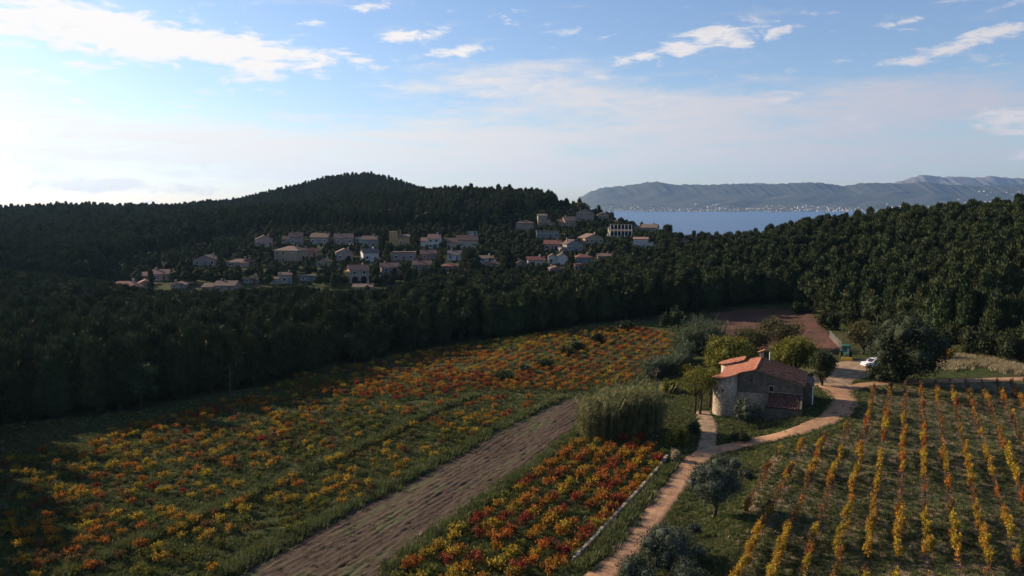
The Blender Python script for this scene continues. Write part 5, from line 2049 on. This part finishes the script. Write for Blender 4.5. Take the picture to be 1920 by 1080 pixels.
shrub('olive_bush', 'small pale olive bush right of the large olive crown', 1395, 900, 34, 26, 'olive', 74, 800, .15, 'olive bush', wid=.28)
big_tree('olive_sapling', 'small olive sapling between the large olive and the bottom bushes', 'olive tree', 1302, 1012, 32, 36, 'olive', 75, n=800, leaf=.13, trunk_h=.35, lobes=10, wid=.28)
big_tree('olive_tree', 'wide olive tree at the bottom right of the track', 'olive tree', 1258, 1072, 150, 96, 'olive', 76, n=6500, leaf=.15, trunk_h=.10, lobes=24, wid=.28, up=.5)
shrub('olive_bush', 'low dark olive bush at the bottom edge right of the track', 1200, 1094, 120, 62, 'olive', 77, 3400, .15, 'olive bush', wid=.28)
shrub('olive_bush', 'low olive bush at the bottom edge below the wide olive tree', 1292, 1098, 104, 50, 'olive', 78, 2400, .15, 'olive bush', wid=.28)
shrub('thorn_bush', 'low dark bush beside the track in front of the farmhouse', 1386, 827, 46, 22, 'green_tree', 79, 700, .16)
shrub('thorn_bush', 'yellow-green bush between reeds and tower path', 1268, 838, 50, 48, 'yellow_tree', 80, 900, .2)
shrub('thorn_bush', 'dark hedge bush right of the yellow-green bush by the path', 1300, 812, 36, 26, 'green_tree', 81, 800, .18)
shrub('dry_grass_clump', 'pale dry grass clump at the top end of the stone wall', 1266, 864, 24, 26, 'dry', 82, 420, .42, 'grass', wid=.10)
shrub('yellow_bush', 'bright yellow bush right of the holm oak', 1768, 676, 36, 26, 'vine_yellow', 83, 800, .24)
shrub('dark_shrub', 'dark round shrub on the vineyard bank, right of a pair', 1121, 642, 30, 17, 'broad', 84, 700, .3)
shrub('dark_shrub', 'dark round shrub on the vineyard bank, left of a pair', 1084, 660, 34, 20, 'broad', 85, 700, .3)
shrub('grey_shrub', 'grey-brown shrub left of the dark round pair', 1062, 668, 30, 20, 'brown_tree', 86, 500, .3)
shrub('dark_shrub', 'dark flat shrub in the middle of the orange vineyard', 1018, 690, 44, 18, 'broad', 87, 800, .3)
shrub('grey_shrub', 'grey-green shrub left of the dark flat shrub', 982, 697, 30, 15, 'olive', 88, 500, .3)
shrub('dark_shrub', 'long dark shrub at the lower end of the vineyard bank', 948, 712, 46, 16, 'broad', 89, 700, .3)
shrub('wood_bush', 'dark bush at the wood edge above the mound', 1168, 618, 48, 20, 'broad', 90, 700, .35)
shrub('wood_bush', 'dark bush at the wood edge left of the reeds', 1262, 618, 60, 46, 'broad', 91, 1400, .35)
reeds('giant_reed_clump', 'large clump of pale giant reeds beside the ploughed field', [(1128, 818), (1165, 812), (1205, 806)], [5.8, 6.8, 6.4], 'reed', 92, 1700, 2.5)
reeds('giant_reed_clump', 'round green reed clump left of the red fallow field', [(1300, 660), (1335, 655)], [6.2, 6.8], 'reed_green', 93, 900, 3.2)
reeds('reed_hedge', 'grey-green reed hedge slanting down from the round reed clump', [(1215, 712), (1255, 694), (1290, 676)], [2.8, 3.4, 4.0], 'reed_green', 94, 900, 1.8)
for k, (px, py, hp, lab) in enumerate([(1195, 722, 52, 'bare twiggy tree above the pale reeds, left of two'), (1232, 728, 50, 'bare twiggy tree above the pale reeds, right of two')]):
    bare_tree(lab, px, py, hp, 95 + k, 'bare trees above the reeds')
for k, (px, py, w, hh, lab) in enumerate([(1255, 735, 46, 26, 'yellow leafy bush left of the fig trees'), (1292, 705, 40, 24, 'yellow bush below the reed hedge'), (1225, 742, 34, 18, 'low yellow bush right behind the pale reeds')]):
    shrub('yellow_bush', lab, px, py, w, hh, 'yellow_tree', 100 + k, 700, .25)
for k, (px, py, w, hh, lab) in enumerate([(1835, 668, 74, 62, 'bushy dark evergreen at the foot of the right slope'), (1785, 644, 52, 44, 'dark evergreen bush left of the bushy evergreens on the slope'),
                                          (1895, 678, 70, 70, 'dark evergreen at the right edge above the dry bank'), (1500, 588, 40, 22, 'dark bush at the top edge of the fallow field'), (1590, 610, 46, 34, 'dark bush on the slope above the tractor')]):
    shrub('evergreen_bush', lab, px, py, w, hh, 'broad', 110 + k, 1700, .34)
shrub('garden_shrub', 'bright yellow-green shrub below the pink gabled house', 497, 472, 15, 10, 'yellow_tree', 120, 300, .5)
# dark cypress in the village
P = ground(284, 548)
g_ = np.random.default_rng(121)
t = thing('cypress', 'dark columnar cypress in front of the pink house', 'cypress', (P.x, P.y, P.z))
V, F = foliage([((0, 0, 4.2), (1.0, 1.0, 4.2)), ((0, 0, 6.5), (.6, .6, 2.6))], 900, .4, g_, up=1.2, wid=.3)
link('crown', quad_mesh('crown', V, F, MT['broad']), t)
MB().tube([(0, 0, -.5), (0, 0, 3)], [.2, .1], 6).build('trunk', MT['bark'], t)
# the three trees against the sea
for k, (px, py, w, hh, lab) in enumerate([(1251, 440, 24, 30, 'tall round tree standing against the sea'), (1268, 448, 30, 22, 'broad dark tree right of the tall tree against the sea'), (1308, 452, 44, 20, 'low dark tree before the sea, right of the lone pinkish house'), (1086, 398, 50, 28, 'large dark tree crowning the hilltop above the houses')]):
    big_tree('skyline_tree', lab, 'tree', px, py, w, hh, 'broad', 130 + k, n=1200, leaf=.6, trunk_h=.15, lobes=14, loc=ground(px, py + 8))


# ------------------------------------------------------------------ low stone wall along the track
def stone_wall():
    ends = [ground(1252, 858), ground(1215, 905), ground(1160, 965), ground(1078, 1052)]
    t = thing('stone_wall', 'low pale dry-stone wall along the left side of the track', 'wall', ends[-1])
    g = np.random.default_rng(77)
    import bmesh
    protos = []
    for k in range(5):
        bm = bmesh.new()
        bmesh.ops.create_cube(bm, size=1.0)
        bmesh.ops.bevel(bm, geom=bm.edges[:], offset=.12, segments=1, affect='EDGES')
        for v in bm.verts:
            v.co += Vector(g.normal(0, .035, 3))
        me = bpy.data.meshes.new('stone')
        bm.to_mesh(me)
        bm.free()
        me.materials.append(MT['stone_wall'])
        protos.append(me)
    o0 = ends[-1]
    for i in range(len(ends) - 1):
        a, b = ends[i], ends[i + 1]
        d = b - a
        L = d.length
        ang = math.atan2(d.y, d.x)
        s = 0.0
        while s < L:
            ln = float(g.uniform(.4, .75))
            p = a + d * ((s + ln / 2) / L)
            for lev, zz in enumerate((-.05, .30)):
                o = link('stone', protos[int(g.integers(0, 5))], t)
                q = p + Vector(g.normal(0, .025, 3))
                o.location = (q.x - o0.x, q.y - o0.y, hz(p.x, p.y) - o0.z + zz)
                o.rotation_euler = (g.normal(0, .05), g.normal(0, .05), ang + g.normal(0, .08))
                o.scale = (ln * 1.02, g.uniform(.34, .46), .36)
            s += ln


stone_wall()

# ------------------------------------------------------------------ tractor, pickup, fence, pole
def tractor():
    P = ground(1586, 673)
    t = thing('tractor', 'green and yellow tractor parked at the end of the fallow field', 'tractor', P, R(-20))
    green, yellow = mat('tractor_green', (.025, .11, .075), rough=.4, spec=.5), mat('tractor_yellow', (.42, .27, .02), rough=.45, spec=.4)
    rub = mat('tyre_rubber', (.012, .012, .013), rough=.9)
    b = MB()
    b.box(-.42, .42, -2.0, -.2, .85, 1.45)
    b.box(-.36, .36, -2.08, -2.0, .9, 1.38)
    b.box(-.5, .5, -.2, 1.2, .7, 1.25)
    b.build('bonnet', green, t)
    c = MB()
    for x in (-.68, .68):
        for y in (-.2, 1.15):
            c.box(x - .05, x + .05, y - .05, y + .05, 1.25, 2.45)
    c.box(-.73, .73, -.26, 1.2, 1.20, 1.27)
    cb = c.build('cab', green, t)
    gl = MB()
    gl.box(-.63, .63, -.21, -.19, 1.28, 2.44)
    gl.box(-.63, .63, 1.14, 1.16, 1.28, 2.44)
    gl.box(-.69, -.67, -.15, 1.1, 1.28, 2.44)
    gl.box(.67, .69, -.15, 1.1, 1.28, 2.44)
    gl.build('cab_glass', mat('cab_glass', (.05, .10, .10), rough=.1, spec=.6), cb)
    r = MB()
    r.box(-.82, .82, -.4, 1.3, 2.452, 2.62)
    r.box(-.7, .7, -.3, 1.2, 2.622, 2.70)
    r.build('cab_roof', green, t)
    for x, y, rr, w in ((-.85, .75, .75, .42), (.85, .75, .75, .42), (-.72, -1.55, .48, .30), (.72, -1.55, .48, .30)):
        wh = MB().disc((x, y, rr), (1, 0, 0), rr, w, 20).build('wheel', rub, t)
        MB().disc((x, y, rr), (1, 0, 0), rr * .55, w + .04, 14).build('rim', yellow, wh)
    f = MB()
    for x in (-.85, .85):
        f.box(x - .25, x + .25, .1, 1.3, 1.54, 1.60)
    f.build('mudguard', green, t)
    h_ = MB()
    h_.box(-1.0, 1.0, -2.7, -2.25, .25, .75)
    h_.add([(-1.0, -2.7, .25), (1.0, -2.7, .25), (1.0, -3.0, .18), (-1.0, -3.0, .18), (-1.0, -2.7, .75), (1.0, -2.7, .75)], [(0, 1, 2, 3), (3, 2, 5, 4)])
    h_.box(-.35, -.25, -2.25, -1.2, .45, .6)
    h_.box(.25, .35, -2.25, -1.2, .45, .6)
    h_.build('front_loader', yellow, t)
    e = MB()
    e.tube([(.3, -1.0, 1.45), (.3, -1.0, 2.3)], .04, 8)
    e.build('exhaust', MT['metal'], t)
    for x in (-.25, .25):
        l = MB()
        l.box(x - .09, x + .09, -2.11, -2.082, 1.15, 1.28)
        l.build('headlight', MT['white'], t)


tractor()


def pickup():
    P = ground(1642, 689)
    t = thing('pickup_truck', 'white pickup truck half hidden behind the holm oak', 'truck', P, R(8))
    wh = mat('white_car_paint', (.72, .73, .74), rough=.3, spec=.5)
    rub = bpy.data.materials['tyre_rubber']
    # profile along x (front at -x)
    prof = [(-2.6, .45), (-2.62, .85), (-2.45, 1.02), (-1.35, 1.12), (-.65, 1.72), (.75, 1.76), (1.0, 1.15), (2.55, 1.12), (2.6, .5)]
    b = MB()
    b.extrude_y(prof, -.88, .88)
    body = b.build('body', wh, t)
    for s in (-1, 1):
        y0, y1 = sorted((s * .882, s * .895))
        for (a, c) in (((-1.10, -.30)), ((-.22, .68))):
            w = MB()
            w.extrude_y([(a, 1.18), (c, 1.18), (c if c > 0 else c, 1.62), (max(a, -.62), 1.62)], y0, y1)
            w.build('side_window', MT['glass'], t)
        d = MB()
        d.box(-.28, -.26, *sorted((s * .882, s * .9)), .55, 1.15)
        d.box(-.6, -.45, *sorted((s * .882, s * .92)), 1.02, 1.06)
        d.build('door', MT['metal'], t)
        m = MB()
        m.box(-1.2, -1.05, *sorted((s * .89, s * 1.08)), 1.18, 1.34)
        m.build('mirror', wh, t)
    ws = MB()
    ws.add([(-1.32, -.78, 1.16), (-1.32, .78, 1.16), (-.70, .72, 1.70), (-.70, -.72, 1.70), (-1.35, -.78, 1.17), (-1.35, .78, 1.17), (-.73, .72, 1.71), (-.73, -.72, 1.71)], [(4, 7, 6, 5), (0, 1, 5, 4), (2, 3, 7, 6)])
    ws.build('windscreen', MT['glass'], t)
    for x in (-1.7, 1.65):
        for y in (-.80, .80):
            w = MB().disc((x, y, .36), (0, 1, 0), .36, .26, 18).build('wheel', rub, t)
            MB().disc((x, y, .36), (0, 1, 0), .2, .29, 12).build('rim', MT['metal'], w)
    for y in (-.62, .62):
        l = MB()
        l.box(-2.66, -2.61, y - .2, y + .2, .78, .95)
        l.build('headlight', MT['glass'], t)
    bp = MB()
    bp.box(-2.72, -2.63, -.86, .86, .42, .62)
    bp.build('bumper', MT['metal'], t)


pickup()


def fence():
    a, b = ground(1556, 634), ground(1577, 656)
    n = 12
    t = thing('post_fence', 'short row of pale fence posts beside the fallow field', 'fence', a)
    m = mat('bleached_post', (.34, .31, .26), (.50, .46, .40), 4.0)
    tops = []
    for k in range(n):
        p = a.lerp(b, k / (n - 1))
        z = hz(p.x, p.y)
        q = Vector((p.x - a.x, p.y - a.y, z - a.z))
        o = MB()
        o.tube([q + Vector((0, 0, -.4)), q + Vector((.02, 0, 1.7 + .1 * math.sin(k * 2)))], [.065, .055], 7)
        o.build('post', m, t)
        tops.append(q)
    for hh in (.6, 1.2):
        o = MB()
        o.tube([q + Vector((0, -.1, hh)) for q in tops], .012, 4)
        o.build('wire', MT['metal'], t)


fence()
P = ground(432, 742)
t = thing('utility_pole', 'thin pale utility pole in front of the dark left wood', 'pole', P)
MB().tube([(0, 0, -.5), (0, 0, 5.4)], [.11, .07], 8).build('pole', MT['twig'], t)
o_ = MB()
o_.box(-.5, .5, -.05, .05, 5.0, 5.1)
o_.build('crossarm', MT['twig'], t)

# ------------------------------------------------------------------ grass tufts, dry bank, rough banks along the field edges
def tuft_proto(k, hgt=.30, wd=.035, n=16, m='tuft', spread=.22):
    g = np.random.default_rng(600 + k)
    V, F = [], []
    for q in range(n):
        a, r = g.uniform(0, 6.28), g.uniform(0, spread)
        x, y = math.cos(a) * r, math.sin(a) * r
        L = hgt * g.uniform(.6, 1.2)
        la = g.uniform(0, 6.28)
        d = (math.cos(la) * L * .5, math.sin(la) * L * .5)
        pr = (-math.sin(la) * wd, math.cos(la) * wd)
        b = len(V)
        V += [(x - pr[0], y - pr[1], -.05), (x + pr[0], y + pr[1], -.05), (x + d[0], y + d[1], L)]
        F.append((b, b + 1, b + 2, b + 2))
    return bpy.data.objects.new('tuft', quad_mesh('tuft', np.array(V), np.array(F), MT[m]))


def grass():
    g = np.random.default_rng(51)
    X, Y = [], []
    n = 0
    # more tufts near the camera; density falls with distance
    r = 58 + (150 - 58) * g.random(160000) ** 1.35
    t = g.uniform(-.62, .72, 160000)
    X, Y = r * np.sin(t), r * np.cos(t)
    px, py = proj(X, Y, h(X, Y))
    bad = np.zeros(len(X), bool)
    for p in (PLOUGH,):
        bad |= inside(px, py, p) & (g.random(len(X)) > .06)
    tr = np.array([ground(*p)[:2] for p in TRACK_PX])
    for i in range(len(tr) - 1):
        a, b = tr[i], tr[i + 1]
        d = b - a
        q = np.clip(((X - a[0]) * d[0] + (Y - a[1]) * d[1]) / (d @ d), 0, 1)
        dist = np.hypot(X - a[0] - q * d[0], Y - a[1] - q * d[1])
        bad |= (dist < 1.25) & ((dist > .22) | (g.random(len(X)) > .15))
    for pts, wd in (([(1322, 848), (1328, 826), (1329, 804), (1325, 788), (1318, 772)], 1.0), ([(1572, 735), (1620, 722), (1700, 717), (1800, 714), (1920, 711)], 1.2), ([(1556, 724), (1562, 710), (1580, 696), (1600, 686), (1625, 680)], 3.2)):
        q_ = np.array([ground(*p)[:2] for p in pts])
        for i in range(len(q_) - 1):
            a, b = q_[i], q_[i + 1]
            d = b - a
            q = np.clip(((X - a[0]) * d[0] + (Y - a[1]) * d[1]) / (d @ d), 0, 1)
            bad |= np.hypot(X - a[0] - q * d[0], Y - a[1] - q * d[1]) < wd
    bad |= vnoise(X, Y, 70, .5) * .6 + vnoise(X, Y, 71, 1.7) * .5 > 1.05
    bad |= py < edge_row(px)
    bad |= inside(px, py, RIGHTV) & (g.random(len(X)) < .45)
    X, Y = X[~bad], Y[~bad]
    # thick rough grass along the field edges
    for line, k, w in (([(1048, 747), (800, 878), (600, 983), (410, 1085)], 3800, .5), ([(890, 741), (480, 925), (100, 1090)], 2600, .45), ([(1098, 800), (1030, 858), (960, 905), (870, 970), (725, 1080)], 2600, .5), ([(1262, 868), (1182, 972), (1100, 1066)], 700, .45)):
        q_ = [ground(*p) for p in line]
        s = g.uniform(0, len(q_) - 1, k)
        i = np.minimum(s.astype(int), len(q_) - 2)
        f = s - i
        ax = np.array([[p.x, p.y] for p in q_])
        pt = ax[i] * (1 - f)[:, None] + ax[i + 1] * f[:, None] + g.normal(0, w, (k, 2))
        X, Y = np.append(X, pt[:, 0]), np.append(Y, pt[:, 1])
    n = len(X)
    base = n - (3800 + 2600 + 2600 + 700)
    sc = g.uniform(.5, 1.2, n)
    sc[base:] *= 2.1
    protos = [tuft_proto(0), tuft_proto(1, .22, .05, 14), tuft_proto(2, .38, .03, 18), tuft_proto(3, .3, .03, 14, 'dry')]
    ix = g.choice(4, n, p=[.40, .34, .20, .06])
    scatter('grass_tufts', protos, np.column_stack([X, Y, h(X, Y)]), ix, g.uniform(0, 6.28, n), sc, 'rough green grass between the vines and along the track')
    # dry bank at the foot of the right slope
    q_ = [ground(*p) for p in [(1770, 690), (1810, 672), (1850, 680), (1900, 694), (1960, 700)]]
    ax = np.array([[p.x, p.y] for p in q_])
    s = g.uniform(0, len(q_) - 1, 2600)
    i = np.minimum(s.astype(int), len(q_) - 2)
    f = s - i
    pt = ax[i] * (1 - f)[:, None] + ax[i + 1] * f[:, None] + g.normal(0, 1.6, (2600, 2))
    dry = [tuft_proto(8, .7, .05, 16, 'dry', .4), tuft_proto(9, .5, .06, 14, 'tuft', .4)]
    scatter('dry_bank_grass', dry, np.column_stack([pt, h(pt[:, 0], pt[:, 1])]), g.choice(2, 2600, p=[.6, .4]), g.uniform(0, 6.28, 2600), g.uniform(.6, 1.3, 2600), 'straw-coloured dry grass on the bank at the right')


grass()

# ------------------------------------------------------------------ air
def haze():
    mb = MB()
    mb.box(-16000, 16000, -600, 16500, -61.5, 700)
    m = bpy.data.materials.new('haze_air')
    m.use_nodes = True
    nt = m.node_tree
    nt.nodes.clear()
    o = nt.nodes.new('ShaderNodeOutputMaterial')
    v = nt.nodes.new('ShaderNodeVolumePrincipled')
    v.inputs['Color'].default_value = (.34, .58, 1.0, 1)
    v.inputs['Density'].default_value = HAZE
    v.inputs['Density Attribute'].default_value = ''
    v.inputs['Anisotropy'].default_value = .35
    nt.links.new(v.outputs[0], o.inputs['Volume'])
    b = mb.build('haze', m)
    b['kind'] = 'stuff'
    b['label'] = 'thin blue haze over bay and hills'


HAZE = 3.0e-5
haze()
